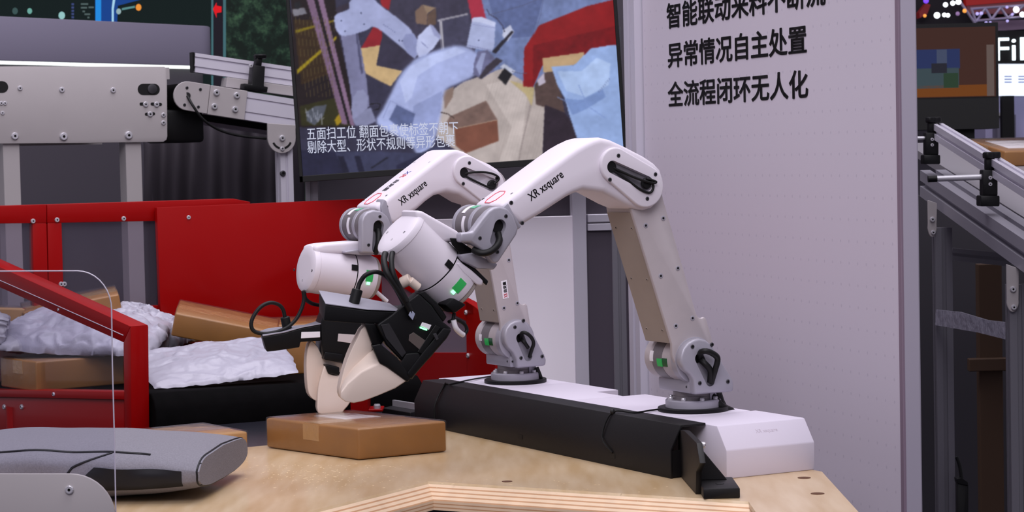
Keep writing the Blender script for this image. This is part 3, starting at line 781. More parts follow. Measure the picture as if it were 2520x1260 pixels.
def sh2(pts, dx, dy): return [(x + dx, y + dy) for x, y in pts]
CAMTOP = mat('camera_grey_top', (150, 148, 160), 0.45, 0.1)
near = dict(near=True, s=1.0, O=V(0.3007, 3.759, TZ + H),
    label='nearer white robot arm, its gripper held above the cardboard box',
    yoke=[(1710, 972), (1707, 935), (1699, 922), (1684, 911), (1676, 894), (1676, 878), (1682, 858), (1694, 844), (1708, 836), (1722, 833), (1738, 837), (1751, 847), (1762, 864), (1803, 932), (1807, 945), (1806, 964)],
    yhole=(1722, 882), yslot=(1748, 938), yb=[(1704, 853), (1722, 943), (1791, 939), (1752, 848)], shaft=(1727, 888),
    link=[(1654, 846), (1555, 520), (1548, 480), (1555, 445), (1575, 425), (1600, 420), (1622, 440), (1633, 492), (1714, 774), (1720, 782), (1727, 784), (1733, 780), (1738, 784), (1752, 831), (1757, 870), (1742, 915), (1715, 932), (1685, 925), (1664, 900), (1655, 875)],
    link_body=[(1654, 846), (1555, 520), (1548, 480), (1560, 450), (1590, 445), (1615, 460), (1630, 492), (1711, 776), (1748, 834)],
    lkb=[(1589, 555), (1632, 537), (1626, 679), (1668, 660), (1663, 802), (1704, 783)],
    front=((1556, 522), (1653, 845)), fcs=(0.12, 0.51, 0.90), elbow=(1590, 458),
    shell=[(1229, 508), (1277, 472), (1321, 436), (1397, 380), (1418, 365), (1439, 353), (1460, 343), (1480, 338), (1505, 344), (1540, 360), (1588, 385), (1613, 402), (1628, 418), (1636, 441), (1637, 463), (1626, 495), (1607, 512), (1588, 518), (1566, 514), (1540, 503), (1486, 474), (1436, 468), (1413, 477), (1397, 485), (1334, 526), (1285, 556)],
    cap0=(1516, 406), cap1=(1590, 459), capr=(0.0285, 0.0345), ehole=(1508, 411), eslot=(1592, 452),
    cpb=[(1522, 383), (1501, 442), (1613, 429), (1593, 489)], shb=[(1258, 499), (1285, 549)],
    ecab=[[(1509, 413, -0.006), (1535, 425, -0.002), (1570, 440, 0.003), (1605, 450, 0.005), (1615, 448, 0.005), (1604, 443, 0.004), (1590, 440, 0.002)], [(1512, 421, -0.006), (1540, 440, -0.002), (1575, 466, 0.001), (1600, 474, 0.002), (1608, 458, 0.002), (1600, 446, 0.002)]],
    ycab=[[(1722, 884, -0.010), (1724, 868, 0.006), (1738, 864, 0.016), (1757, 872, 0.016), (1766, 884, 0.014), (1760, 910, 0.010), (1750, 942, -0.002)], [(1722, 884, -0.008), (1735, 895, 0.004), (1748, 912, 0.006), (1747, 940, 0.0)]], ycr=0.0052,
    bcab=[[(1745, 970, 0.02), (1760, 985, 0.03), (1775, 1002, 0.035), (1800, 1014, 0.03)], [(1755, 968, 0.01), (1770, 985, 0.01), (1780, 1005, 0.0)], [(1765, 968, 0.02), (1772, 990, 0.02), (1778, 1008, 0.025)]], bcr=0.008,
    logo=((1310, 501), (1391, 440)), topline=((1439, 353), (1229, 508)), marks=(0.77, None, 0.30),
    wrist=(1231, 556), whole=(1231, 556), wslot=(1218, 592),
    collar=[(1251, 498), (1262, 520), (1285, 558), (1276, 566), (1248, 545), (1236, 512)],
    wplate=[(1163, 571), (1186, 538), (1203, 519), (1215, 511), (1230, 508), (1249, 513), (1264, 530), (1277, 563), (1272, 578), (1244, 620), (1228, 645), (1217, 650), (1194, 622), (1160, 597), (1134, 597), (1134, 573)],
    wpb=[(1245, 532), (1181, 586), (1224, 620)], wcab=[(1226, 575, -0.010), (1229, 590, -0.001), (1222, 606, 0.006), (1206, 619, 0.006), (1184, 623, 0.0), (1165, 614, -0.012)],
    roll0=(979, 569), roll1=(1128, 717), rollr=0.0445, rcb=[(954, 573), (995, 572), (965, 590)], ledv=V(0, 0, -0.15), clipa=-0.15,
    neck=[(1024, 517), (1042, 520), (1134, 572), (1134, 598), (1108, 594), (1085, 600), (1030, 560)],
    shelf=[(1132, 627), (1165, 622), (1227, 650), (1217, 664), (1176, 661), (1140, 642)],
    block=[(1095, 750), (1116, 733), (1149, 750), (1120, 772)],
    grip=[
        ('palm', BLACK, [(1010, 738), (1030, 722), (1062, 752), (1091, 793), (1112, 809), (1099, 831), (1060, 880), (1034, 904), (1000, 900), (952, 850), (928, 800), (965, 775)], 0.045, [(990, 745), (1018, 718), (1050, 745), (1085, 785), (1100, 805), (1085, 830), (1040, 880), (1015, 895), (985, 890), (940, 842), (910, 798), (950, 770)], -0.035, 0.003, 0),
        ('palm_foot', BLACK, [(1000, 870), (1030, 868), (1044, 892), (1014, 934), (1000, 928), (982, 900)], 0.054, [(995, 868), (1025, 866), (1038, 890), (1010, 928), (995, 922), (978, 896)], 0.0, 0.002, 0),
        ('palm_collar', BLACK, [(1030, 722), (1044, 716), (1075, 744), (1100, 780), (1091, 793), (1062, 752)], 0.040, [(1018, 718), (1032, 712), (1062, 740), (1088, 774), (1080, 788), (1050, 746)], -0.03, 0.002, 0),
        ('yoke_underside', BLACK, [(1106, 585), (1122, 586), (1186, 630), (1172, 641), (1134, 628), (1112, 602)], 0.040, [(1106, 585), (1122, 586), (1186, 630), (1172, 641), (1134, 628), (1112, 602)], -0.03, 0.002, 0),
        ('yoke_gap_shade', BLACK, [(1124, 630), (1165, 656), (1202, 692), (1197, 703), (1160, 670), (1124, 646)], 0.036, [(1124, 630), (1165, 656), (1202, 692), (1197, 703), (1160, 670), (1124, 646)], -0.02, 0.002, 0),  # black piece standing in for the shade in the yoke gap
        ('end_rim', WHITE, [(1121, 647), (1133, 645), (1160, 665), (1190, 692), (1185, 704), (1174, 702), (1140, 672)], 0.043, [(1121, 647), (1133, 645), (1160, 665), (1190, 692), (1185, 704), (1174, 702), (1140, 672)], 0.0, 0.004, 0),
        ('palm_flank', BLACK, [(1092, 806), (1112, 811), (1100, 832), (1036, 905), (1012, 934), (1000, 920), (1040, 868)], 0.056, [(1092, 806), (1112, 811), (1100, 832), (1036, 905), (1012, 934), (1000, 920), (1040, 868)], 0.03, 0.003, 0),
        ('finger_mount', BLACK, [(896, 795), (922, 796), (946, 836), (932, 858), (915, 845), (900, 804)], 0.030, [(885, 790), (905, 792), (925, 838), (916, 850), (905, 840), (890, 800)], -0.03, 0.002, 0),
        ('finger_mount', BLACK, [(915, 851), (936, 846), (978, 880), (1012, 928), (1004, 941), (952, 902), (934, 894)], 0.0545, [(910, 845), (925, 848), (975, 900), (998, 930), (990, 934), (940, 895), (925, 888)], 0.004, 0.002, 0),
        ('finger', FINGER, [(899, 801), (880, 832), (862, 868), (848, 905), (839, 940), (835, 968), (842, 984), (856, 980), (875, 940), (905, 890), (918, 853)], 0.022, [(892, 797), (870, 830), (852, 868), (840, 905), (831, 940), (829, 965), (838, 980), (850, 975), (868, 935), (898, 885), (908, 848)], -0.030, 0.004, 2),
        ('finger', FINGER, [(935, 893), (1002, 938), (973, 957), (930, 975), (895, 988), (871, 993), (850, 990), (838, 981), (838, 966), (855, 943), (889, 915)], 0.052, [(915, 850), (990, 915), (955, 935), (915, 955), (885, 966), (864, 972), (848, 970), (838, 962), (838, 948), (848, 925), (875, 890)], 0.012, 0.003, 0),
        ('camera_body', BLACK, [(801, 750), (905, 765), (990, 768), (1006, 796), (890, 797), (797, 790)], 0.030, [(785, 722), (890, 745), (985, 752), (1000, 780), (880, 785), (785, 768)], -0.030, 0.002, 0),
        ('camera_top', CAMTOP, [(801, 749), (905, 763), (988, 766), (985, 764), (905, 761), (801, 746)], 0.030, [(784, 717), (860, 729), (960, 748), (959, 746), (860, 726), (784, 714)], -0.032, 0.0005, 0)],
    tubes=[('camera_plug', RUBBER, [(868, 757, 0.005), (880, 712, 0.005)], 0.0085),
        ('cable', RUBBER, [(880, 713, 0.005), (886, 695, 0.005), (900, 677, 0.01), (925, 669, 0.015), (950, 680, 0.015), (970, 705, 0.02), (992, 745, 0.03), (1005, 770, 0.03)], 0.0036),
        ('cable', RUBBER, [(948, 624, 0.015), (945, 642, 0.03), (952, 670, 0.045), (975, 705, 0.05), (1000, 745, 0.052), (1018, 785, 0.05)], 0.0052),
        ('cable', RUBBER, [(966, 622, 0.025), (963, 645, 0.04), (968, 675, 0.05), (985, 710, 0.052), (1002, 742, 0.055)], 0.0044),
        ('cable', RUBBER, [(1118, 770, 0.03), (1115, 788, 0.03)], 0.003),
        ('cable', RUBBER, [(1105, 792, 0.03), (1122, 787, 0.02), (1142, 797, 0.02), (1149, 812, 0.02), (1142, 824, 0.02)], 0.003),
        ('cable_sleeve', LABEL, [(1116, 788, 0.034), (1121, 806, 0.034), (1131, 818, 0.03), (1140, 824, 0.026)], 0.0044),
        ('cable_plug', FINGER, [(988, 697, 0.02), (1010, 686, 0.03)], 0.009),
        ('cable_plug', FINGER, [(1008, 690, 0.03), (1030, 708, 0.03)], 0.007)],
    stickers=[('palm_cover', mat('palm_brown_grey', (88, 78, 74), 0.45), [(1008, 824), (1018, 818), (1050, 840), (1052, 852), (1042, 862), (1034, 862), (1006, 838)], 0.0462), ('palm_slot', RUBBER, [(1072, 800), (1084, 806), (1040, 872), (1028, 866)], 0.0470), ('palm_bridge', mat('palm_dark_grey', (34, 33, 36), 0.4), [(938, 800), (958, 796), (1000, 868), (990, 880), (950, 832)], 0.0472), ('palm_clip', DARKSTEEL, [(1066, 822), (1074, 820), (1080, 834), (1074, 838)], 0.0585), ('board', LABEL, [(1040, 793), (1062, 800), (1056, 812), (1035, 803)], 0.0465), ('led', LED, [(1034, 804), (1052, 811), (1051, 814), (1034, 808)], 0.0475), ('plug_window', mat('blue_grey_plug', (150, 156, 178), 0.4), [(1012, 762), (1022, 772), (1016, 788), (1006, 776)], 0.056)])
far = dict(near=False, s=0.87, O=V(0.0016, 4.286, TZ + H),
    label='farther white robot arm, its gripper tip touching the cardboard box',
    yoke=[(1273, 907), (1271, 884), (1263, 868), (1250, 856), (1243, 842), (1242, 824), (1246, 808), (1256, 796), (1268, 790), (1283, 788), (1298, 795), (1307, 808), (1343, 878), (1345, 886), (1344, 900)],
    yhole=(1281, 832), yslot=(1300, 878), yb=[(1267, 805), (1282, 881), (1334, 877), (1288, 789)], shaft=(1284, 837),
    link=[(1232, 796), (1208, 664), (1182, 515), (1178, 480), (1186, 455), (1205, 442), (1225, 448), (1238, 480), (1262, 640), (1278, 745), (1283, 749), (1289, 750), (1294, 747), (1298, 752), (1305, 796), (1309, 830), (1296, 868), (1272, 882), (1250, 872), (1236, 845), (1231, 820)],
    link_body=[(1232, 796), (1208, 664), (1182, 515), (1180, 485), (1192, 462), (1215, 458), (1234, 480), (1259, 640), (1275, 747), (1302, 796)],
    lkb=[(1252, 640), (1240, 758), (1273, 746), (1240, 807)],
    front=((1183, 517), (1231, 794)), fcs=(0.10, 0.5, 0.89), elbow=(1212, 462),
    shell=[(922, 511), (944, 494), (985, 462), (1030, 427), (1068, 398), (1088, 383), (1103, 372), (1120, 366), (1144, 373), (1176, 390), (1208, 404), (1228, 417), (1238, 432), (1242, 450), (1240, 475), (1228, 497), (1212, 506), (1195, 508), (1163, 498), (1132, 479), (1100, 473), (1071, 481), (1050, 496), (1030, 514), (968, 556)],
    cap0=(1150, 421), cap1=(1206, 459), capr=(0.0285, 0.0325), ehole=(1144, 425), eslot=(1212, 455),
    cpb=[(1155, 401), (1140, 452), (1222, 439), (1205, 486)], shb=[(951, 509), (975, 551)],
    ecab=[[(1145, 427, -0.006), (1165, 424, 0.001), (1195, 424, 0.004), (1218, 430, 0.005), (1228, 440, 0.004), (1216, 452, 0.001)], [(1146, 434, -0.006), (1170, 446, -0.002), (1200, 460, 0.001), (1215, 462, 0.001)]],
    ycab=[[(1281, 834, -0.010), (1284, 820, 0.004), (1295, 820, 0.012), (1308, 831, 0.013), (1313, 845, 0.011), (1308, 862, 0.006), (1303, 878, -0.004)], [(1283, 836, -0.008), (1290, 842, 0.003), (1300, 856, 0.002)]], ycr=0.0036,
    bcab=[[(1312, 903, 0.02), (1322, 918, 0.02), (1330, 932, 0.015), (1334, 944, 0.01)], [(1320, 905, 0.03), (1328, 925, 0.03), (1334, 943, 0.02)]], bcr=0.0048,
    logo=((991, 511), (1055, 460)), topline=((1103, 372), (922, 511)), marks=(0.76, 0.36, 0.20),
    wrist=(932, 556), whole=(932, 556), wslot=(926, 612),
    collar=[(944, 489), (952, 494), (969, 556), (962, 562), (946, 545), (936, 510)],
    wplate=[(890, 590), (890, 545), (894, 532), (904, 522), (919, 517), (938, 519), (954, 532), (964, 552), (966, 585), (950, 615), (938, 624), (890, 622)],
    wpb=[(935, 533), (907, 603)], wcab=[(930, 566, -0.010), (932, 580, -0.002), (931, 598, 0.002), (927, 614, -0.002), (924, 622, -0.008)],
    roll0=(752, 660), roll1=(912, 684), rollr=0.0435, rcb=[(724, 664), (768, 666), (745, 690)], ledv=V(0, 0, -0.02), clipa=-0.3,
    neck=[(776, 606), (800, 600), (838, 597), (891, 593), (891, 623), (850, 624), (790, 626), (774, 640)],
    shelf=[(850, 619), (892, 612), (944, 620), (938, 627), (890, 628), (852, 624)],
    grip=[
        ('palm', BLACK, [(790, 792), (800, 770), (900, 770), (905, 800), (893, 850), (880, 890), (850, 893), (797, 885), (792, 850)], 0.03, [(775, 792), (785, 765), (880, 770), (885, 800), (873, 850), (860, 885), (830, 886), (782, 876), (776, 850)], -0.035, 0.004, 0),
        ('palm_neck', DRUM, [(868, 700), (905, 690), (905, 775), (868, 775)], 0.02, [(850, 700), (890, 690), (890, 775), (850, 775)], -0.03, 0.003, 0),
        ('finger_mount', BLACK, [(800, 866), (845, 872), (843, 892), (797, 884)], 0.034, [(785, 862), (830, 868), (828, 888), (783, 880)], -0.02, 0.002, 0),
        ('finger_mount', BLACK, [(802, 897), (836, 904), (835, 924), (808, 919)], 0.036, [(790, 893), (825, 900), (824, 918), (797, 914)], -0.005, 0.002, 0),
        ('finger', FINGER, [(767, 838), (783, 855), (800, 884), (843, 893), (838, 915), (812, 935), (800, 965), (790, 988), (778, 987), (764, 976), (757, 955), (754, 900), (757, 860)], 0.012, [(758, 838), (774, 855), (790, 884), (830, 890), (825, 912), (800, 932), (788, 962), (780, 982), (770, 982), (757, 972), (750, 952), (747, 900), (750, 860)], -0.020, 0.004, 2),
        ('finger', FINGER, [(800, 899), (808, 919), (835, 925), (865, 925), (872, 955), (862, 990), (849, 1007), (838, 1018), (810, 1021), (783, 1017), (781, 986), (783, 956), (789, 929)], 0.032, [(792, 897), (800, 915), (826, 920), (855, 922), (862, 952), (853, 985), (842, 1002), (832, 1014), (806, 1016), (779, 1012), (776, 984), (777, 955), (783, 929)], -0.012, 0.004, 2),
        ('camera_body', BLACK, [(646, 829), (700, 820), (742, 808), (790, 799), (790, 839), (739, 842), (737, 855), (690, 862), (657, 866)], 0.028, [(640, 820), (690, 812), (735, 803), (785, 792), (785, 830), (735, 834), (733, 848), (686, 856), (650, 858)], -0.02, 0.002, 0),
        ('camera_top', CAMTOP, [(647, 828), (700, 819), (742, 807), (790, 798), (790, 796), (742, 805), (700, 816), (647, 825)], 0.028, [(638, 818), (661, 810), (749, 801), (796, 787), (796, 785), (749, 799), (661, 807), (638, 815)], -0.028, 0.0005, 0)],
    tubes=[('camera_plug', RUBBER, [(708, 814, 0.01), (701, 780, 0.01)], 0.0085),
        ('cable', RUBBER, [(701, 781, 0.01), (697, 763, 0.01), (686, 750, 0.01), (665, 745, 0.01), (642, 755, 0.01), (624, 778, 0.01), (618, 800, 0.01), (627, 816, 0.012), (655, 821, 0.016), (695, 812, 0.02), (725, 790, 0.02), (742, 760, 0.02), (748, 735, 0.02), (746, 716, 0.02)], 0.0036),
        ('cable', RUBBER, [(748, 716, 0.02), (752, 735, 0.01), (768, 747, 0.0), (792, 752, -0.02)], 0.0036),
        ('cable_sleeve', LABEL, [(922, 715, -0.02), (953, 742, -0.02)], 0.004)],
    stickers=[('label_plate', LABEL, [(742, 817), (788, 816), (788, 830), (741, 833)], 0.0285), ('label_plate', mat('pale_plate', (200, 190, 190), 0.5), [(833, 821), (875, 824), (873, 846), (831, 840)], 0.031)])
far['tag'] = [(1233, 692), (1247, 689), (1252, 733), (1238, 736)]
robot(near)
robot(far)

# ================================================================== TELEVISION
P_bl, P_br = at_y(738, 449, 5.3), at_y(1545, 391, 5.3)
tU = (P_br - P_bl).normalized(); tP = at_y(716, 0, 5.3)
ftv = Fr(P_bl, tU, (tP - P_bl))
tw = (P_br - P_bl).length; thh = tw * 0.575
tv = thing('television', 'large flat television playing a video of white robot arms sorting parcels', 'television', V(P_bl.x + tw / 2, 5.4, 0))
tvb = box('tv_body', BLACK, tv, ftv, 0, tw, 0, thh, -0.05, 0, 0.004, 2)
bz = 0.011
for a in ((0, tw, 0, bz + 0.004), (0, tw, thh - bz, thh), (0, bz * 0.8, 0, thh), (tw - bz * 0.8, tw, 0, thh)):
    box('bezel', RUBBER, tvb, ftv, *a, -0.002, 0.004, 0.001, 1)
for px in (765, 1520):
    c = ftv.p(px, 430, -0.06); extr('stand_post', ALUDK, tv, V(c.x, c.y + 0.03, 0), V(c.x, c.y + 0.03, 1.6), tU, 0.03, 0.04)
items = [
 ((52, 50, 72), [(30, -60), (2400, -60), (2400, 1170), (30, 1170)]),
 ((112, 126, 172), [(1300, -60), (2400, -60), (2400, 300), (1720, 600), (1480, 545), (1250, 420), (1280, 100)]),
 ((92, 104, 150), [(1330, -60), (1720, -60), (1640, 240), (1500, 250), (1380, 120)]),
 ((60, 56, 76), [(690, -60), (1240, -60), (1225, 110), (1000, 300), (660, 220)]),
 ((30, 21, 24), [(40, -60), (330, -60), (360, 240), (430, 560), (450, 840), (90, 840), (60, 400)]),
 ((52, 36, 20), [(60, 130), (300, 130), (340, 470), (110, 560)]),
 ((46, 44, 20), [(100, 700), (350, 640), (440, 830), (110, 830)]),
 ((150, 130, 20), [(80, 462), (340, 238), (345, 256), (84, 490)]),
 ((120, 104, 18), [(70, 200), (330, 130), (330, 142), (72, 220)]),
 ((158, 130, 24), [(330, 790), (370, 740), (385, 800), (345, 830)]),
 ((80, 84, 96), [(140, 740), (200, 700), (280, 690), (260, 760), (200, 830), (150, 800)]),
 ((148, 32, 42), [(620, -60), (712, -60), (690, 66), (640, 40)]),
 ((138, 30, 40), [(505, 320), (590, 170), (640, 190), (648, 250), (625, 310)]),
 ((198, 168, 124), [(500, 320), (632, 298), (608, 430), (780, 468), (700, 570), (600, 520), (528, 480)]),
 ((54, 50, 70), [(650, 230), (870, 390), (760, 460), (608, 430)]),
 ((66, 64, 88), [(1010, 130), (1212, 90), (1245, 200), (1240, 330), (1050, 340)]),
 ((150, 146, 160), [(1008, 130), (1210, 86), (1212, 98), (1010, 144)]),
 ((176, 172, 184), [(1024, 140), (1040, 138), (1056, 335), (1044, 338)]),
 ((124, 100, 88), [(862, 75), (910, 30), (945, 90), (940, 165), (870, 155)]),
 ((150, 126, 106), [(910, 30), (1000, 52), (940, 92)]),
 ((96, 76, 68), [(945, 92), (1000, 52), (1002, 160), (960, 170), (940, 165)]),
 ((164, 44, 66), [(1195, -60), (1285, -60), (1332, 130), (1240, 150)]),
 ((54, 46, 62), [(330, 70), (360, 40), (425, 20), (425, 50), (360, 90)]),
 ((122, 122, 158), [(370, 225), (475, 195), (510, 350), (545, 545), (560, 700), (460, 770), (430, 560)]),
 ((74, 74, 104), [(466, 200), (480, 196), (520, 480), (505, 490)]),
 ((164, 170, 212), [(328, 140), (340, 95), (425, 60), (425, 18), (470, -20), (570, -20), (640, 40), (830, 190), (880, 330), (850, 372), (760, 300), (640, 205), (580, 176), (540, 200), (400, 238), (345, 205)]),
 ((140, 146, 190), [(776, 270), (800, 225), (850, 220), (884, 270), (890, 330), (860, 390), (810, 350)]),
 ((184, 190, 228), [(880, 240), (960, 160), (1032, 248), (990, 310), (930, 372), (885, 380), (868, 330)]),
 ((150, 154, 196), [(960, 160), (980, 168), (1035, 240), (1030, 262), (985, 230)]),
 ((180, 168, 166), [(1040, 640), (1180, 540), (1300, 500), (1440, 450), (1650, 585), (1722, 700), (1700, 1112), (1290, 1112), (1100, 970), (1000, 900)]),
 ((196, 184, 182), [(1330, 560), (1480, 520), (1600, 640), (1570, 900), (1540, 1112), (1400, 1112), (1500, 840)]),
 ((150, 138, 138), [(1640, 590), (1652, 590), (1560, 1000), (1545, 1112), (1530, 1112)]),
 ((188, 170, 128), [(1480, 530), (1650, 575), (1632, 700), (1590, 620)]),
 ((136, 114, 106), [(1040, 600), (1120, 570), (1110, 640), (1060, 720)]),
 ((170, 178, 218), [(1240, 120), (1300, 112), (1392, 148), (1385, 300), (1370, 340), (1200, 310)]),
 ((196, 202, 236), [(1240, 120), (1300, 112), (1392, 148), (1388, 176), (1300, 150), (1238, 142)]),
 ((168, 178, 226), [(612, 820), (650, 720), (700, 620), (760, 500), (820, 430), (900, 370), (1130, 300), (1262, 345), (1290, 420), (1250, 500), (1150, 550), (1060, 600), (1040, 720), (1000, 900), (960, 980), (880, 1020), (820, 940)]),
 ((186, 196, 240), [(760, 540), (830, 440), (950, 370), (1130, 312), (1200, 340), (1000, 420), (880, 500), (840, 640), (800, 680)]),
 ((146, 156, 204), [(850, 700), (1040, 600), (1030, 720), (960, 960), (880, 1000), (840, 840)]),
 ((92, 102, 146), [(690, 790), (740, 690), (862, 750), (838, 840), (740, 830)]),
 ((104, 104, 140), [(1250, 420), (1275, 340), (1340, 330), (1400, 400), (1380, 470), (1300, 518), (1245, 490)]),
 ((150, 156, 196), [(1262, 440), (1300, 350), (1330, 350), (1290, 500)]),
 ((56, 50, 62), [(1330, 440), (1400, 380), (1440, 400), (1300, 522), (1280, 516)]),
 ((196, 200, 226), [(1440, 200), (1490, 165), (1515, 212), (1470, 275), (1440, 240)]),
 ((40, 38, 50), [(1370, 340), (1500, 200), (1512, 212), (1392, 356)]),
 ((196, 200, 222), [(1420, 440), (1450, 420), (1525, 470), (1500, 490)]),
 ((28, 26, 32), [(1408, 512), (1452, 448), (1502, 490), (1460, 562)]),
 ((138, 24, 28), [(1575, 570), (1582, 320), (1680, 168), (2000, 40), (2400, -60), (2400, 330), (2000, 360), (1700, 430), (1640, 575)]),
 ((116, 18, 24), [(1640, 300), (2400, 120), (2400, 330), (2000, 360), (1700, 430), (1640, 560)]),
 ((186, 156, 120), [(1702, 384), (1975, 344), (1988, 400), (1760, 480), (1710, 478)]),
 ((84, 66, 64), [(1650, 560), (1715, 480), (1780, 470), (1830, 640), (1850, 745), (1660, 690)]),
 ((190, 180, 200), [(1665, 530), (1712, 480), (1722, 545), (1680, 570)]),
 ((46, 36, 48), [(1718, 690), (1850, 745), (1960, 900), (1960, 1112), (1700, 1112)]),
 ((148, 172, 222), [(1760, 438), (1910, 432), (2020, 320), (2150, 298), (2400, 300), (2400, 1000), (1930, 912), (1880, 760), (1850, 650), (1800, 560)]),
 ((172, 194, 236), [(1800, 470), (1960, 470), (2060, 380), (2150, 420), (2140, 560), (1990, 640), (1860, 600)]),
 ((122, 146, 200), [(1850, 650), (1960, 660), (2100, 590), (2120, 640), (1990, 720), (1900, 760)]),
 ((122, 76, 62), [(1120, 850), (1404, 790), (1412, 930), (1195, 1012), (1130, 960)]),
 ((120, 96, 90), [(1090, 770), (1330, 664), (1404, 790), (1120, 852), (1060, 820)]),
 ((58, 60, 88), [(90, 1000), (640, 1000), (900, 1010), (1010, 960), (1140, 1010), (1140, 1170), (90, 1170)]),
 ((36, 36, 60), [(90, 990), (330, 1000), (420, 1170), (100, 1170)]),
 ((30, 30, 50), [(350, 1030), (390, 1030), (440, 1170), (400, 1170)]),
 ((30, 30, 50), [(460, 1030), (500, 1030), (540, 1170), (500, 1170)]),
 ((28, 28, 40), [(568, 1108), (680, 1034), (684, 1042), (574, 1114)]),
 ((40, 40, 66), [(740, 1090), (900, 1020), (1140, 1020), (1140, 1170), (740, 1170)]),
 ((130, 132, 166), [(430, 770), (570, 708), (606, 800), (540, 830), (470, 830)]),
 ((140, 142, 178), [(455, 640), (480, 600), (520, 592), (552, 640), (545, 720), (450, 790), (440, 720)]),
 ((120, 94, 122), [(130, -60), (182, -60), (420, 820), (380, 820)]),
 ((24, 18, 24), [(182, -60), (206, -60), (436, 820), (420, 820)]),
 ((132, 104, 134), [(206, -60), (244, -60), (462, 830), (436, 830)]),
 ((120, 118, 130), [(50, 60), (130, 50), (150, 90), (60, 110)]),
 ((30, 30, 36), [(66, 20), (100, 10), (112, 40), (90, 62), (66, 50)]),
]
import numpy as np
GX, GY = 430, 250
u0_, u1_, v0_, v1_ = bz * 0.8, tw - bz * 0.8, bz + 0.004, thh - bz
UU, VV = np.meshgrid(np.linspace(u0_, u1_, GX + 1), np.linspace(v0_, v1_, GY + 1))
PO = np.array(ftv.w(0, 0, 0.0004)); pU, pV = np.array(ftv.U), np.array(ftv.V)
PTS = PO + UU[..., None] * pU + VV[..., None] * pV
# the film frame is laid out once in the screen's own pixels (the corner layout below), then stored as its colours
DD = PTS - np.array(CAM); dz = DD @ np.array(FWD)
SX = (1260 + FPX * (DD @ np.array(CI)) / dz - 700) * 2.681
SY = (630 - FPX * (DD @ np.array(CJ)) / dz) * 2.681
def inside(P):
    r = np.zeros(SX.shape, bool); n = len(P)
    for i in range(n):
        x0, y0 = P[i]; x1, y1 = P[(i + 1) % n]
        if y0 == y1: continue
        r ^= ((y0 > SY) != (y1 > SY)) & (SX < (x1 - x0) * (SY - y0) / (y1 - y0) + x0)
    return r.astype(float)
def soft(m, k):
    for _ in range(k):
        p = np.pad(m, 1, mode='edge'); m = (p[:-2, 1:-1] + p[2:, 1:-1] + p[1:-1, :-2] + p[1:-1, 2:] + 2 * m) / 6
    return m
rs = np.random.RandomState(5)
def smooth_noise(k, it):
    z = rs.randn(GY // k + 2, GX // k + 2); z = np.kron(z, np.ones((k, k)))[:GY + 1, :GX + 1]
    z = soft(z, it); return z / (np.abs(z).max() + 1e-6)
IMG = np.zeros(SX.shape + (3,))
N1, N2 = smooth_noise(14, 60), smooth_noise(4, 6)
for c, px in items:
    P = [Vector((x, y, 0)) for x, y in px]; big = len(P) >= 12
    if big: P = cr(P, 3, True)
    m = soft(inside([(p.x, p.y) for p in P]), 10 if (big and c[2] >= 220) else 2)
    tone = 1 + 0.10 * N1 + (0.05 if c[0] > 120 else 0.12) * N2
    IMG = IMG * (1 - m[..., None]) + (np.array(c, float) * tone[..., None]) * m[..., None]
for k in range(11):     # mesh fence behind the posts
    m = soft(inside([(70 + k * 24, 110), (73 + k * 24, 110), (150 + k * 26, 640), (146 + k * 26, 640)]), 1)[..., None] * 0.6 * (SX < 330)[..., None]
    IMG = IMG * (1 - m) + np.array((96, 84, 50)) * m
for k in range(26):     # grain of the pale table in the film
    xa = 1180 + k * 20; m = soft(inside([(xa + 160, 520), (xa + 163 + k % 3, 520), (xa + k % 3, 1112), (xa - 4, 1112)]), 1)[..., None] * (0.05 + 0.10 * rs.rand()) * (inside([(1180, 560), (1440, 450), (1650, 585), (1722, 700), (1700, 1112), (1410, 1112), (1400, 700), (1300, 660)]))[..., None]
    IMG = IMG * (1 - m) + np.array((120, 108, 106)) * m
def stroke(pts, w, col, a=0.8):
    global IMG
    for (xa, ya), (xb, yb) in zip(pts[:-1], pts[1:]):
        L_ = math.hypot(xb - xa, yb - ya); nx, ny = -(yb - ya) / L_ * w / 2, (xb - xa) / L_ * w / 2
        m = soft(inside([(xa + nx, ya + ny), (xb + nx, yb + ny), (xb - nx, yb - ny), (xa - nx, ya - ny)]), 1)[..., None] * a
        IMG = IMG * (1 - m) + np.array(col, float) * m
stroke([(1335, 60), (1352, 95), (1400, 120), (1440, 170), (1452, 210)], 7, (60, 58, 80))
stroke([(1345, 100), (1560, 40), (1735, -30)], 6, (84, 88, 120), 0.6)
stroke([(1710, -20), (1690, 100), (1648, 225)], 5, (96, 104, 146), 0.7)
stroke([(1500, 470), (1560, 486), (1600, 484)], 6, (90, 92, 120), 0.7)
stroke([(560, 690), (610, 680), (634, 690), (620, 720), (590, 726)], 7, (26, 24, 30))
stroke([(1030, 740), (1080, 752), (1122, 782)], 7, (60, 48, 46))
stroke([(700, 200), (715, 240), (735, 215)], 2, (120, 124, 160), 0.1)
for x_, y_ in ((505, 87), (375, 135), (525, 160), (402, 208), (1282, 265), (778, 268), (756, 268)): stroke([(x_ - 5, y_), (x_ + 5, y_)], 10, (70, 74, 104))
for k in range(7): stroke([(652 + k * 12, 160 + k * 8), (658 + k * 12, 166 + k * 8)], 7, (110, 116, 158), 0.7)
for k in range(8): stroke([(2070 + k * 10, 600 - k * 12), (2078 + k * 10, 612 - k * 12)], 6, (104, 116, 160), 0.6)
stroke([(1800, 640), (1900, 690), (2080, 640)], 8, (120, 142, 196), 0.6)
stroke([(1940, 560), (2000, 700), (2120, 780)], 8, (128, 150, 206), 0.6)
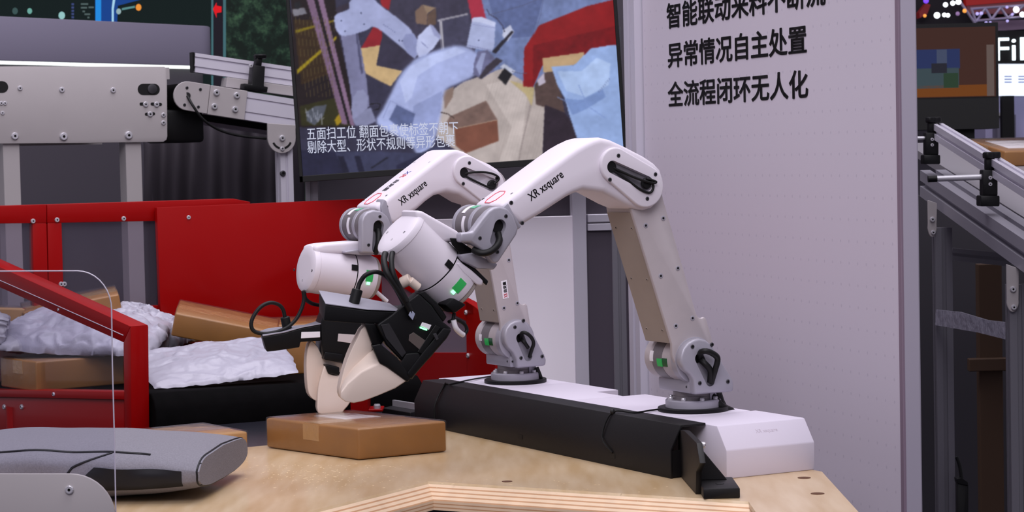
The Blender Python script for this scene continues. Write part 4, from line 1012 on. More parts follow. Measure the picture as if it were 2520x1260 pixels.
stroke([(900, 274), (950, 320)], 5, (120, 124, 170), 0.8); stroke([(1240, 160), (1388, 184)], 5, (140, 144, 190), 0.7); stroke([(1210, 300), (1370, 334)], 6, (120, 124, 168), 0.7)
stroke([(1108, 852), (1404, 792)], 5, (170, 134, 110), 0.6); stroke([(1020, 130), (1036, 330)], 5, (210, 206, 214), 0.5)
stroke([(650, 780), (700, 664), (862, 748)], 6, (140, 148, 196), 0.7)
for k in range(9): stroke([(138 + 14 * k + rs.randint(8), 700 + rs.randint(110)), (150 + 14 * k, 720 + rs.randint(110))], 8, (170, 172, 190), 0.5)
IMG = np.clip(IMG, 0, 255) / 255.0
LINC = np.where(IMG <= 0.04045, IMG / 12.92, ((IMG + 0.055) / 1.055) ** 2.4)
idx = np.arange((GX + 1) * (GY + 1)).reshape(GY + 1, GX + 1)
quads = np.stack([idx[:-1, :-1], idx[:-1, 1:], idx[1:, 1:], idx[1:, :-1]], -1).reshape(-1, 4)
me = bpy.data.meshes.new('screen_picture')
Lt = np.array(loc_of(tv))
me.from_pydata((PTS.reshape(-1, 3) - Lt).tolist(), [], quads.tolist())
at_ = me.color_attributes.new('film', 'FLOAT_COLOR', 'POINT')
at_.data.foreach_set('color', np.concatenate([LINC.reshape(-1, 3), np.ones((LINC.size // 3, 1))], 1).astype(np.float32).ravel())
fm0 = bpy.data.materials.new('screen_film'); fm0.use_nodes = True
nt = fm0.node_tree; pb = nt.nodes['Principled BSDF']; pb.inputs['Base Color'].default_value = (0.004, 0.004, 0.004, 1); pb.inputs['Roughness'].default_value = 0.35; pb.inputs['Specular IOR Level'].default_value = 0.2
an = nt.nodes.new('ShaderNodeAttribute'); an.attribute_name = 'film'
nt.links.new(an.outputs['Color'], pb.inputs['Emission Color']); pb.inputs['Emission Strength'].default_value = 0.76
me.materials.append(fm0)
so = bpy.data.objects.new('screen_picture', me); COL.objects.link(so); so.parent = tv; WL[so.name] = loc_of(tv)
CAPT = emis((206, 210, 232), 1.0)
for body, a, b, hh in (('五面扫工位 翻面包裹使标签不朝下', (756, 345), (1128, 329), 0.030), ('剔除大型、形状不规则等异形包裹', (757, 378), (1120, 361), 0.030)):
    A, B = ftv.p(*a, 0.0045), ftv.p(*b, 0.0045); U = (B - A).normalized()
    text('caption', body, CAPT, tv, A, U, ftv.N.cross(U), w=(B - A).length, h=hh, ext=0.0002, bold=0.002)

# ================================================================== WHITE DISPLAY BOARD
D0 = 4.8
pO = V((1592 - 1260) / FPX * D0, D0, 0)
fpn = Fr(pO, (0.331, -0.944, 0))
brd = thing('display_board', 'tall white board with black slogan lettering on an aluminium frame', 'board', pO + V(0.17, -0.5, 0))
uE = fpn.uv(fpn.p(2210, 500))[0]
dots = bpy.data.materials.new('pegboard_white'); dots.use_nodes = True
nt = dots.node_tree; pb = nt.nodes['Principled BSDF']; pb.inputs['Roughness'].default_value = 0.36
tcn = nt.nodes.new('ShaderNodeTexCoord'); mp = nt.nodes.new('ShaderNodeMapping'); mp.inputs['Rotation'].default_value = (0, 0, math.atan2(0.944, 0.331))
nt.links.new(tcn.outputs['Object'], mp.inputs[0])
vm = nt.nodes.new('ShaderNodeVectorMath'); vm.operation = 'MULTIPLY'; vm.inputs[1].default_value = (32, 0, 26)
nt.links.new(mp.outputs[0], vm.inputs[0])
fr_ = nt.nodes.new('ShaderNodeVectorMath'); fr_.operation = 'FRACTION'; nt.links.new(vm.outputs[0], fr_.inputs[0])
sb = nt.nodes.new('ShaderNodeVectorMath'); sb.operation = 'SUBTRACT'; sb.inputs[1].default_value = (0.5, 0, 0.5); nt.links.new(fr_.outputs[0], sb.inputs[0])
ln = nt.nodes.new('ShaderNodeVectorMath'); ln.operation = 'LENGTH'; nt.links.new(sb.outputs[0], ln.inputs[0])
lt = nt.nodes.new('ShaderNodeMath'); lt.operation = 'LESS_THAN'; lt.inputs[1].default_value = 0.07; nt.links.new(ln.outputs['Value'], lt.inputs[0])
mx = nt.nodes.new('ShaderNodeMix'); mx.data_type = 'RGBA'; mx.inputs[6].default_value = lin((206, 198, 210)) + (1,); mx.inputs[7].default_value = lin((192, 184, 198)) + (1,)
nt.links.new(lt.outputs[0], mx.inputs[0]); nt.links.new(mx.outputs[2], pb.inputs['Base Color'])
bpanel = box('board', dots, brd, fpn, 0, uE, 0.0, 2.3, -0.018, 0)
rows = [('智能联动来料不断流', (1642, 71), (2033, None), 9), ('异常情况自主处置', (1645, 167), (1985, None), 8), ('全流程闭环无人化', (1645, 263), (1987, None), 8)]
tops = [10, 107, 203]
for (body, a, b, n), ty in zip(rows, tops):
    A = fpn.p(*a, 0.0003); T_ = fpn.p(a[0], ty, 0.0003)
    uA_ = fpn.uv(A)[0]; uB_ = fpn.uv(fpn.p(b[0], 150, 0.0003))[0]
    text('lettering', body, INK, bpanel, A, fpn.U, V(0, 0, 1), w=uB_ - uA_, h=T_.z - A.z, ext=0.0005, bold=0.022)
# frame posts
def vpost(name, m, parent, fr, u, w, d, n, z0, z1, slots=1): return extr(name, m, parent, fr.w(u, z0, n), fr.w(u, z1, n), fr.U, w, d, slots=slots)
vpost('post', ALU, brd, fpn, -0.034, 0.060, 0.060, -0.012, 0, 2.3, 2)
u2 = fpn.uv(fpn.p(2219, 500))[0]
box('edge_trim', mat('mauve_trim', (128, 110, 126), 0.5), brd, fpn, uE, u2, 0, 2.3, -0.006, 0.002, 0.001, 1)
fend = FrY(fpn.w(u2, 0).y)
c = fend.p(2221, 600); e2 = fend.p(2262, 600)
box('post', mat('aluminium_smooth', (170, 164, 178), 0.45, 0.3), brd, fend, c.x, e2.x, 0, 2.3, -0.06, 0.0, 0.002, 1)

# ---- white cabinet behind the far arm, with aluminium frame
fcb = Fr(V(0, 5.55, 0), (0.985, 0.17, 0))
cab = thing('equipment_cabinet', 'white panelled cabinet in an aluminium frame behind the far robot arm', 'cabinet', fcb.p(1330, 800))
def cabbox(name, m, x0, x1, y0, y1, n0, n1, bev=0.001):
    u0, u1 = fcb.uv(fcb.p(x0, (y0 + y1) / 2))[0], fcb.uv(fcb.p(x1, (y0 + y1) / 2))[0]
    v1 = fcb.uv(fcb.p((x0 + x1) / 2, y0))[1]; v0 = 0.0 if y1 is None or y1 > 1000 else fcb.uv(fcb.p((x0 + x1) / 2, y1))[1]
    return box(name, m, cab, fcb, u0, u1, v0, v1, n0, n1, bev, 1)
cabbox('side_panel', mat('cabinet_white', (250, 243, 252), 0.6), 1010, 1446, 536, 1100, -0.02, 0.0)
cabbox('dark_door', mat('cabinet_dark_door', (72, 64, 76), 0.5), 1446, 1600, 566, 1100, -0.02, -0.008)
cabbox('frame_post', ALU, 1413, 1446, 440, 1100, -0.03, 0.006)
cabbox('frame_rail', ALU, 1446, 1600, 526, 545, -0.03, 0.004)
cabbox('frame_rail', ALU, 1446, 1600, 549, 566, -0.03, 0.004)
cabbox('top_panel', mat('cabinet_dark_top', (70, 62, 72), 0.5), 1000, 1600, 440, 536, -0.05, -0.03)

# ================================================================== LEFT CONVEYORS
fcl = Fr(at_y(200, 260, 5.65), XA)
lcv = thing('belt_conveyor', 'white sided belt conveyor with a bolted side plate above the red bin', 'conveyor', V(fcl.O.x, fcl.O.y + 0.2, 0))
pl_px = [(-60, 164), (60, 163), (405, 164), (411, 170), (412, 335), (410, 344), (402, 349), (200, 352), (-60, 354)]
spl = plate('side_plate', PLATE, lcv, fcl, pl_px, -0.006, 0.0, 0.0012, 2)
box('end_lip', PLATE, lcv, fcl, fcl.uv(fcl.p(409, 200))[0], fcl.uv(fcl.p(418, 200))[0], fcl.uv(fcl.p(410, 195))[1], fcl.uv(fcl.p(410, 166))[1], -0.012, -0.001)
uu = lambda x, y: fcl.uv(fcl.p(x, y))
b0, b1 = uu(-60, 320), uu(408, 210)
box('belt', BELT, lcv, fcl, b0[0], b1[0] - 0.02, uu(200, 330)[1], uu(200, 185)[1], -0.5, -0.02, 0.03, 4)
box('far_side_plate', PLATE, lcv, fcl, b0[0], b1[0], uu(200, 352)[1], uu(200, 168)[1], -0.53, -0.52)
for x, y, r in ((49, 217, 6), (152, 221, 7), (278, 222, 7), (36, 335, 9), (156, 336, 10), (316, 333, 10), (358, 257, 7), (385, 257, 7), (369, 281, 7), (402, 283, 6), (402, 302, 6), (12, 254, 5), (3, 254, 5), (6, 278, 5)):
    bolt(lcv, fcl.p(x, y, 0), fcl.N, r * 0.00103, r * 0.0006)
def slot_on(parent, fr, P0, P1, r, n, name='slot'):
    prism(name, RUBBER, parent, stadium(fr, P0, r, P1, r * 0.999, n + 0.0006, 8), fr.N * -0.003)
for a, b, r in (((352, 220), (380, 220), 0.0145), ((-8, 214), (6, 214), 0.0145), ((347, 256), (360, 256), 0.004), ((374, 256), (395, 257), 0.004), ((360, 281), (378, 280), 0.004)):
    slot_on(lcv, fcl, fcl.p(*a), fcl.p(*b), r, 0)
lathe('axle', DARKSTEEL, lcv, fcl.p(374, 219, -0.001), fcl.N, [(0, 0.0125), (0.004, 0.0125), (0.005, 0.008), (0.005, 0.0005)], 24)
for px in (322, 22):
    c = fcl.p(px, 360, -0.03); box('leg', PLATE, lcv, Fr(V(c.x, c.y, 0), XA), -0.021, 0.021, 0, c.z + 0.01, -0.03, 0.02, 0.001, 1)
    c2 = V(c.x * 1.09 - (0.05 if px < 100 else 0), c.y * 1.09, c.z)
    box('leg', PLATE, lcv, Fr(V(c2.x, c2.y, 0), XA), -0.021, 0.021, 0, c.z + 0.01, -0.03, 0.02, 0.001, 1)

# ---- sloping feeder conveyor to the right of it
slU = (fcl.p(725, 235) - fcl.p(500, 199)).normalized()
fsl = Fr(fcl.p(500, 199), slU)
scv = thing('feeder_conveyor', 'sloping aluminium feeder conveyor with a rounded end plate left of the television', 'conveyor', V(fcl.p(640, 300).x, fcl.p(640, 300).y + 0.15, 0))
r_end = 0.0375
ec = fsl.p(460, 236)
eu, ev = fsl.uv(ec)
x1 = fsl.uv(fsl.p(513, 240))[0]
arc = [fsl.w(eu + r_end * math.cos(a), ev + r_end * math.sin(a), 0.004) for a in [R(q) for q in range(90, 271, 15)]]
prism('end_plate', PLATE, scv, arc + [fsl.w(x1, ev - r_end * 1.02, 0.004), fsl.w(x1, ev + r_end * 1.0, 0.004)], fsl.N * -0.006, 0.001, 1)
x2 = fsl.uv(fsl.p(604, 255))[0]; x3 = fsl.uv(fsl.p(900, 280))[0]
box('joint_plate', PLATE, scv, fsl, x1 + 0.001, x2, ev - r_end * 1.06, ev + r_end * 0.98, -0.002, 0.006, 0.001, 1)
extr('side_profile', ALU, scv, fsl.w(x1, ev - 0.001, -0.018), fsl.w(x3, ev - 0.001, -0.018), fsl.V, 0.074, 0.030, slots=2)
extr('far_side_profile', ALU, scv, fsl.w(x1, ev - 0.001, -0.40), fsl.w(x3, ev - 0.001, -0.40), fsl.V, 0.074, 0.030, slots=2)
box('belt', BELT, scv, fsl, eu - 0.02, x3, ev - 0.03, ev + 0.034, -0.38, -0.035, 0.02, 4)
for x, y, r in ((460, 216, 4), (493, 220, 4), (454, 258, 4), (488, 263, 4)): bolt(scv, fsl.p(x, y, 0.004), fsl.N, r * 0.00103, 0.002, DARKSTEEL)
for x, y in ((532, 228), (582, 235), (527, 262), (578, 269)): bolt(scv, fsl.p(x, y, 0.006), fsl.N, 0.0085, 0.006)
cyl('cable_hole', RUBBER, scv, fsl.p(461, 235, 0.001), fsl.p(461, 235, 0.0046), 0.0085)
tube('motor_cable', RUBBER, scv, [fsl.p(461, 236, 0.004), fsl.p(476, 262, 0.02), fsl.p(500, 294, 0.02), fsl.p(540, 320, 0.01), fsl.p(590, 334, 0.0), fsl.p(655, 341, -0.01)], 0.0035)
# guide rail over it, knob clamp
ga, gb = fsl.p(475, 154, -0.06), fsl.p(725, 190, -0.06)
gU = (gb - ga).normalized()
extr('guide_rail', ALU, scv, ga, ga + gU * 0.55, V(0, 0, 1), 0.050, 0.022, 0.3, 0.2, slots=2)
prism('rail_end_cap', BLACK, scv, [ga - gU * 0.005 + V(0, 0, a) + fsl.N * b for a, b in ((-0.026, -0.011), (0.026, -0.011), (0.026, 0.011), (-0.026, 0.011))], gU * 0.006)
fg = Fr(fsl.p(635, 205, -0.03), (1, 0.0, 0))
plate('rail_bracket', PLATE, scv, fsl, [(560, 190), (735, 215), (735, 238), (556, 214)], -0.07, -0.03, 0.001, 1)
plate('clamp_body', BLACK, scv, fsl, [(624, 160), (653, 163), (650, 212), (660, 214), (658, 228), (600, 218), (602, 205), (620, 208)], -0.03, 0.0, 0.002, 2)
plate('clamp_neck', BLACK, scv, fsl, [(633, 140), (647, 142), (644, 164), (629, 162)], -0.025, -0.005, 0.002, 2)
lathe('clamp_knob', BLACK, scv, fsl.p(640, 146, -0.015), V(0, 0, 1), [(0, 0.008), (0.002, 0.016), (0.010, 0.018), (0.013, 0.014)], 10)
bolt(scv, fsl.p(617, 162, 0), fsl.N, 0.005, 0.004)
# pivot bracket with two arc slots and its leg
pc = fcl.p(693, 340, 0.008); pu, pv = fcl.uv(pc); pr = 0.040
pts = [fcl.w(pu + pr * math.cos(R(a)), pv + pr * math.sin(R(a)), 0.010) for a in range(180, 361, 12)] + [fcl.w(pu + pr, pv + 0.034, 0.010), fcl.w(pu - pr * 0.98, pv + 0.040, 0.010)]
prism('pivot_bracket', PLATE, scv, pts, fcl.N * -0.006, 0.001, 1)
for s in (205, 285):
    pp = [fcl.w(pu + 0.030 * math.cos(R(s + q)), pv + 0.030 * math.sin(R(s + q)), 0.0106) for q in range(0, 51, 10)] + [fcl.w(pu + 0.0245 * math.cos(R(s + q)), pv + 0.0245 * math.sin(R(s + q)), 0.0106) for q in range(50, -1, -10)]
    prism('arc_slot', RUBBER, scv, pp, fcl.N * -0.002)
bolt(scv, fcl.w(pu, pv, 0.010), fcl.N, 0.008, 0.006); bolt(scv, fcl.w(pu, pv - 0.028, 0.010), fcl.N, 0.006, 0.004)
lc = fcl.p(699, 400, -0.022); extr('leg', ALU, scv, V(lc.x, lc.y, 0), V(lc.x, lc.y, lc.z + 0.06), XA, 0.036, 0.036, 0.2)
bolt(scv, fcl.p(696, 427, -0.003), fcl.N, 0.008, 0.004, DARKSTEEL)
cf = lc + V(0.10, 0.36, 0); extr('leg', ALU, scv, V(cf.x, cf.y, 0), V(cf.x, cf.y, lc.z + 0.06), XA, 0.036, 0.036, 0.2)
# motor under the feeder head
box('drive_motor', BLACK, scv, fcl, fcl.uv(fcl.p(420, 270))[0], fcl.uv(fcl.p(520, 270))[0], fcl.uv(fcl.p(470, 350))[1], fcl.uv(fcl.p(470, 268))[1], -0.2, -0.05, 0.01, 2)

# ---- black cloth hanging behind the feeder
bm = bmesh.new(); nU, nV = 60, 14
fbk2 = Fr(V(at_y(350, 400, 6.4).x, 6.4, 0), (0.97, 0.24, 0))
wC = fbk2.uv(fbk2.p(742, 400))[0]; zT = fbk2.p(500, 285).z
rows_ = []
for s in (0, 1):
    g_ = []
    for i in range(nU + 1):
        for j in range(nV + 1):
            u = wC * i / nU; z = zT * (1 - j / nV)
            a = j / nV
            d = 0.030 * math.sin(i * 0.55 + 0.6 * math.sin(j * 0.5)) + 0.025 * math.sin(i * 0.23 + j * 0.3) + 0.012 * noise.noise(Vector((i * 0.3, j * 0.3, 1)))
            g_.append(bm.verts.new(fbk2.w(u - 0.06 * a * (1 - i / nU) + 0.05 * math.sin(j * .35) * (i == 0), z, d - 0.006 * s)))
    rows_.append(g_)
w_ = nV + 1
for s in (0, 1):
    for i in range(nU):
        for j in range(nV):
            f = [rows_[s][i * w_ + j], rows_[s][(i + 1) * w_ + j], rows_[s][(i + 1) * w_ + j + 1], rows_[s][i * w_ + j + 1]]
            bm.faces.new(f if s == 0 else f[::-1])
brd_i = [i * w_ for i in range(nU + 1)] + [nU * w_ + j for j in range(1, nV + 1)] + [i * w_ + nV for i in range(nU - 1, -1, -1)] + [j for j in range(nV - 1, 0, -1)]
for a, b in zip(brd_i, brd_i[1:] + brd_i[:1]): bm.faces.new((rows_[0][a], rows_[1][a], rows_[1][b], rows_[0][b]))
bmesh.ops.recalc_face_normals(bm, faces=bm.faces)
tag(mesh('black_drape', None, None, mat('black_drape', (76, 70, 78), 0.7, spec=0.4), None, 60, bm=bm), 'dark folded cloth drape hanging behind the sloping feeder conveyor', 'curtain')

# ================================================================== RED PARCEL BIN
fb = Fr(at_y(500, 600, 5.2), XA)
rb = thing('parcel_bin', 'red steel parcel bin with clear side windows around the black belt', 'bin', V(fb.O.x, fb.O.y - 0.3, 0))
def fbar(name, fr, px, n0, n1, bev=0.002, m=None): return plate(name, m or RED, rb, fr, px, n0, n1, bev, 2)
fbar('window_frame', fb, [(-60, 508), (115, 503), (115, 549), (-60, 551)], -0.03, 0)
fbar('window_frame', fb, [(80, 549), (115, 549), (120, 760), (84, 760)], -0.03, 0)
fbar('window_frame', fb, [(116, 503), (575, 489), (617, 497), (600, 540), (116, 549)], -0.03, 0)
fbar('window_frame', fb, [(117, 549), (152, 548), (158, 760), (121, 760)], -0.03, 0)
fbar('window_frame', fb, [(-60, 760), (600, 748), (600, 830), (-60, 830)], -0.03, 0)
fbar('window_frame', fb, [(-60, 830), (600, 820), (600, 1010), (-60, 1010)], -0.03, -0.004)
plate('window_pane', WINDOW, rb, fb, [(-60, 540), (90, 540), (94, 765), (-60, 765)], -0.018, -0.014)
plate('window_pane', WINDOW, rb, fb, [(150, 540), (420, 535), (420, 765), (155, 765)], -0.018, -0.014)
for x, y in ((81, 544), (140, 541), (304, 538), (150, 699), (158, 699)): bolt(rb, fb.p(x, y, 0), fb.N, 0.0055, 0.004)
fbar('back_panel', fb, [(386, 511), (910, 489), (940, 560), (940, 845), (398, 845)], 0.005, 0.022, 0.001)
bolt(rb, fb.p(464, 535, 0.022), fb.N, 0.005, 0.003)
# right side: runs towards the aisle and steps down
P_end = at_y(1215, 900, 4.78)
fs = Fr(V(P_end.x, P_end.y, 0), (0.415, -0.91, 0))
def rside(name, px, n0=-0.02, n1=0.0, m=None): return plate(name, m or RED, rb, fs, px, n0, n1, 0.001, 1)
rside('side_frame', [(905, 600), (925, 607), (1015, 664), (1165, 752), (1165, 800), (1010, 720), (905, 652)])
rside('side_frame', [(1146, 740), (1170, 755), (1218, 800), (1222, 1010), (1150, 1010)])
rside('side_frame', [(880, 868), (1150, 868), (1150, 1010), (880, 1010)])
rside('side_frame', [(880, 585), (908, 602), (920, 870), (880, 870)])
rside('window_pane', [(905, 630), (1010, 690), (1150, 770), (1150, 880), (905, 880)], -0.012, -0.008, mat('grey_sheet', (118, 108, 122), 0.4))
for x, y in ((1148, 769), (1153, 875)): bolt(rb, fs.p(x, y, 0.0), fs.N, 0.0055, 0.004)
# small red foot
ft = on_z(900, 1014, TZ + 0.012)
prism('foot', RED, rb, [ft + V(-0.03, 0, 0), ft + V(0.005, 0, 0), ft + V(0.005, 0.08, 0), ft + V(-0.03, 0.08, 0)], V(0, 0, 0.035), 0.001, 1)
prism('foot', RED, rb, [ft + V(0.005, 0, 0), ft + V(0.034, 0, 0), ft + V(0.034, 0.06, 0), ft + V(0.005, 0.06, 0)], V(0, 0, 0.005), 0.001, 1)
bolt(rb, ft + V(0.022, 0.015, 0.006), V(0, 0, 1), 0.007, 0.008)
# front left side
Pp = V(-0.725, 4.32, 0)
ff = Fr(Pp, (0.62, -0.785, 0))
def up(x, y, n=0): return fr_front.p(x, y, n)
dA, dB = ff.p(-60, 650, 0), ff.p(303, 836, 0)
fbar('front_rail', ff, [(-60, 630), (0, 657), (321, 803), (303, 843), (0, 708), (-60, 681)], -0.040, 0.0, 0.002)
fbar('front_post', ff, [(303, 843), (321, 803), (324, 1090), (306, 1090)], -0.040, 0.0, 0.002)
fbar('front_rail', ff, [(-60, 958), (305, 964), (305, 984), (-60, 976)], -0.040, 0.0, 0.002)
fbar('front_panel', ff, [(-60, 976), (305, 984), (306, 1090), (-60, 1090)], -0.03, -0.008, 0.001)
bolt(rb, ff.p(133, 970, 0), ff.N, 0.004, 0.003, ALU)
for x, y in ((12, 1001), (55, 1001), (10, 1074), (56, 1077)): bolt(rb, ff.p(x, y, -0.008), ff.N, 0.0055, 0.004)
bolt(rb, ff.p(144, 762, 0.0), ff.N, 0.003, 0.002)
plate('window_pane', ACRYL, rb, ff, [(-60, 660), (303, 822), (303, 965), (-60, 960)], -0.028, -0.024)
tube('window_edge', mat('acrylic_edge', (196, 190, 204), 0.3), rb, [ff.p(0, 690, 0.001), ff.p(100, 734, 0.001), ff.p(303, 825, 0.001)], 0.0009, 1, 6, False)
for p in (V(-1.08, 4.80, 0), V(-0.75, 4.38, 0), fs.w(-0.02, 0, -0.01), fb.w(-0.42, 0, -0.015), fb.w(0.1, 0, -0.015)):
    cyl('leg', RED, rb, V(p.x, p.y, 0), V(p.x, p.y, TZ), 0.018)
# ---- black belt of the bin
BZ = 0.845
bl0 = V(-0.705, 4.36, 0); bR = V(-0.17, 4.62, 0)
bd = (bR - bl0).normalized(); bk = V(-bd.y, bd.x, 0)
bt = thing('outfeed_belt', 'black rubber belt curving down at the outlet of the red bin', 'conveyor belt', bl0 + bd * 0.25 + bk * 0.3)
prof = [(0.0, TZ - 0.03), (-0.004, TZ), (0.0, BZ - 0.03), (0.010, BZ - 0.012), (0.03, BZ), (0.10, BZ), (0.22, 0.818), (0.72, 0.818), (0.72, TZ - 0.03)]
prism('belt', BELT, bt, [bl0 + bk * a + V(0, 0, z) for a, z in prof], bd * 0.575, 0.004, 3)
prism('belt_side', BELT, bt, [V(-0.712, 4.41, TZ - 0.03), V(-1.155, 4.955, TZ - 0.03), bl0 + bk * 0.72 + V(0, 0, TZ - 0.03), bl0 + bk * 0.06 + V(0, 0, TZ - 0.03)], V(0, 0, 0.07))
box('frame', DARKSTEEL, bt, Fr(bl0 + bk * 0.1, bd), 0.02, 0.55, 0.0, TZ - 0.03, -0.5, 0.06)
# smooth black slide sheet between belt and table
sl_ = [V(-0.448, 4.058, 0), V(-0.122, 4.240, 0), V(-0.03, 4.44, 0), V(-0.19, 4.60, 0), V(-0.66, 4.36, 0), V(-0.9, 4.1, 0), V(-0.9, 3.82, 0)]
tag(prism('slide_sheet', mat('dark_slide_sheet', (34, 34, 42), 0.25), None, [p + V(0, 0, TZ - 0.035) for p in sl_], V(0, 0, 0.034), 0.001, 1), 'dark glossy slide sheet between the black belt and the plywood table', 'panel')
rl = Fr(on_z(1000, 1016, TZ + 0.004), -BA)
rr_ = thing('guide_channel', 'low dark metal channel on the slide sheet at the far end of the plinth', 'channel', rl.O)
q0 = on_z(940, 1018, TZ); q1 = on_z(1010, 1030, TZ)
prism('channel', DKMETAL, rr_, [q0, q1, q1 + V(0.03, 0.05, 0), q0 + V(0.03, 0.05, 0)], V(0, 0, 0.012), 0.001, 1)
prism('channel_lip', STEEL, rr_, [q0 + V(0.02, 0.03, 0.012), q1 + V(0.02, 0.03, 0.012), q1 + V(0.024, 0.036, 0.012), q0 + V(0.024, 0.036, 0.012)], V(0, 0, 0.012))

# ================================================================== PARCELS
G = 'parcels in the red bin'
def at(px, py, d): return at_y(px, py, d)
def boxpx(label, Fp, Lp, Rp, zb, h, m=None, tape=True, lab=None, group=None):
    F, L, R_ = (on_z(*q, zb) for q in (Fp, Lp, Rp))
    ex, ey = (R_ - F), (L - F)
    C = F + ex / 2 + ey / 2 + V(0, 0, h / 2)
    return carton(label, C, (ex.length, ey.length, h), m=m, tape=tape, lab=lab, group=group, skew=(ex.normalized(), ey.normalized()))
# on the table, under the grippers
boxpx('brown cardboard box on the plywood table under the two grippers', (883, 1132), (656, 1101), (1100, 1111), TZ + 0.0008, 0.0535, lab=(0.02, 0.05, 0.07, 0.09))
# thin carton behind the grey cushion
boxpx('thin cardboard box lying behind the grey felt cushion', (560, 1088), (380, 1062), (572, 1086), TZ + 0.0, 0.012, m=CARD2, tape=False) if False else None
carton('thin cardboard box mostly hidden behind the grey felt cushion', V(-0.60, 4.02, TZ + 0.0165), (0.17, 0.17, 0.032), rz=R(35), m=CARD2, group=G if False else None)
# in the bin
wx, wy = V(0.785, 0.62, 0), V(-0.62, 0.785, 0); wF = on_plane(90, 965, V(0, 4.70, 0), V(0, 1, 0))
carton('film-wrapped cardboard box behind the low red front rail, below the white bags', wF + wx * 0.135 + wy * 0.085 + V(0, 0, 0.032), (0.27, 0.17, 0.064), group=G, skew=(wx, wy), lab=(0.02, 0.0, 0.10, 0.09))
carton('long cardboard box tilted up on the white bags in front of the red back panel', at(556, 806, 4.92), (0.225, 0.14, 0.052), rz=R(4), ty=R(13), tx=R(8), group=G)
carton('small cardboard box behind the tilted long box, with a pale taped top', at(712, 832, 5.16), (0.19, 0.14, 0.080), rz=R(18), tx=R(3), group=G)
carton('cardboard corner peeking out left of the tilted long box', at(424, 816, 5.06), (0.09, 0.10, 0.04), rz=R(-25), ty=R(10), group=G, m=CARD2)
carton('small upright cardboard box at the right end of the black belt', at(722, 872, 4.78), (0.075, 0.12, 0.075), rz=R(28), group=G)
carton('cardboard box tilted up against the rear window, crossed by the sloping red rail', at(176, 764, 5.04), (0.215, 0.13, 0.055), rz=R(14), ty=R(-9), tx=R(6), group=G)
carton('short cardboard box at the left, its dark end seam showing', at(14, 786, 5.0), (0.07, 0.11, 0.055), rz=R(20), ty=R(4), group=G, m=CARD2)
GB = 'white bags in the red bin'
grid_bag('white_polybag', POLY, at(205, 828, 4.88), 0.185, 0.115, 0.045, R(-6), R(14), R(3), 1, 0.010, label='puffy white plastic mailing bag on top of the film-wrapped box', cat='bag', group=GB)
grid_bag('white_polybag', POLY, at(-18, 822, 4.84), 0.048, 0.06, 0.060, R(30), R(0), R(-65), 2, 0.008, label='white plastic bag standing at the far left behind the acrylic guard', cat='bag', group=GB)
grid_bag('white_polybag', POLY, at(346, 815, 5.0), 0.095, 0.10, 0.045, R(-20), R(6), R(22), 3, 0.009, label='white plastic bag slumped behind the red post, under the rear window', cat='bag', group=GB)
bgx = grid_bag('white_polybag', POLY, at(533, 893, 4.60), 0.155, 0.12, 0.020, R(18), R(14), R(-4), 4, 0.0055, wf=12, label='crumpled white mailing bag hanging over the front edge of the black belt', cat='bag', group=GB)
# ---- grey felt cushion in front
KU, KV = V(0.993, -0.118, 0), V(0.118, 0.993, 0)
cu_ = thing('grey_cushion', 'large grey felt cushion with a dark zip band lying on the table', 'cushion', V(-0.78, 3.60, TZ))
bm = bmesh.new(); nn_, mm_ = 48, 24; prof_n = 16
Wc_, Dc, Hc = 0.54, 0.33, 0.044
rings = []
KC = V(-0.731, 3.560, TZ + 0.0432)
def cush(u, v, wv):   # u,v,w in -1..1 on a rounded block
    f = (max(0, 1 - abs(u) ** 3.2)) ** 0.5
    g2 = (max(0, 1 - abs(v) ** 3.0)) ** 0.5
    return f, g2
pts_ring = []
for i in range(nn_ + 1):
    u = -1 + 2 * i / nn_
    ring = []
    for k in range(40):
        a = 2 * math.pi * k / 40
        ca, sa = math.cos(a), math.sin(a)
        e = 0.36
        v = math.copysign(abs(ca) ** e, ca); w = math.copysign(abs(sa) ** (e * 1.15), sa)
        bulge = 0.52 + 0.48 * (max(0, 1 - abs(u) ** 1.9)) ** 0.7
        shrink = 1 - 0.06 * abs(u) ** 4
        mid = (max(0, 1 - abs(v) ** 2.2)) ** 0.5
        z = w * Hc * (0.62 + 0.46 * mid) * bulge
        q = Vector((u * 2.4, v * 1.6, w))
        z += 0.004 * noise.noise(q * 1.6) * (1 if w > -0.2 else 0.2)
        y = v * Dc / 2 * shrink + 0.004 * noise.noise(q * 2 + Vector((5, 0, 0)))
        if w < 0: z = max(z, -Hc * 0.98)
        ring.append(KC + KU * (u * Wc_ / 2) + KV * y + V(0, 0, z))
    rings.append(ring)
bm = loft_bm(rings)
mesh('cushion_body', None, None, CLOTH, cu_, 55, bm=bm)
def surf(u, a):
    i = (u + 1) / 2 * nn_; i0 = min(int(i), nn_ - 1); f = i - i0
    k = (a / (2 * math.pi) * 40) % 40; k0 = int(k); g3 = k - k0
    p = lambda ii, kk: rings[ii][kk % 40]
    return (p(i0, k0) * (1 - f) + p(i0 + 1, k0) * f) * (1 - g3) + (p(i0, k0 + 1) * (1 - f) + p(i0 + 1, k0 + 1) * f) * g3
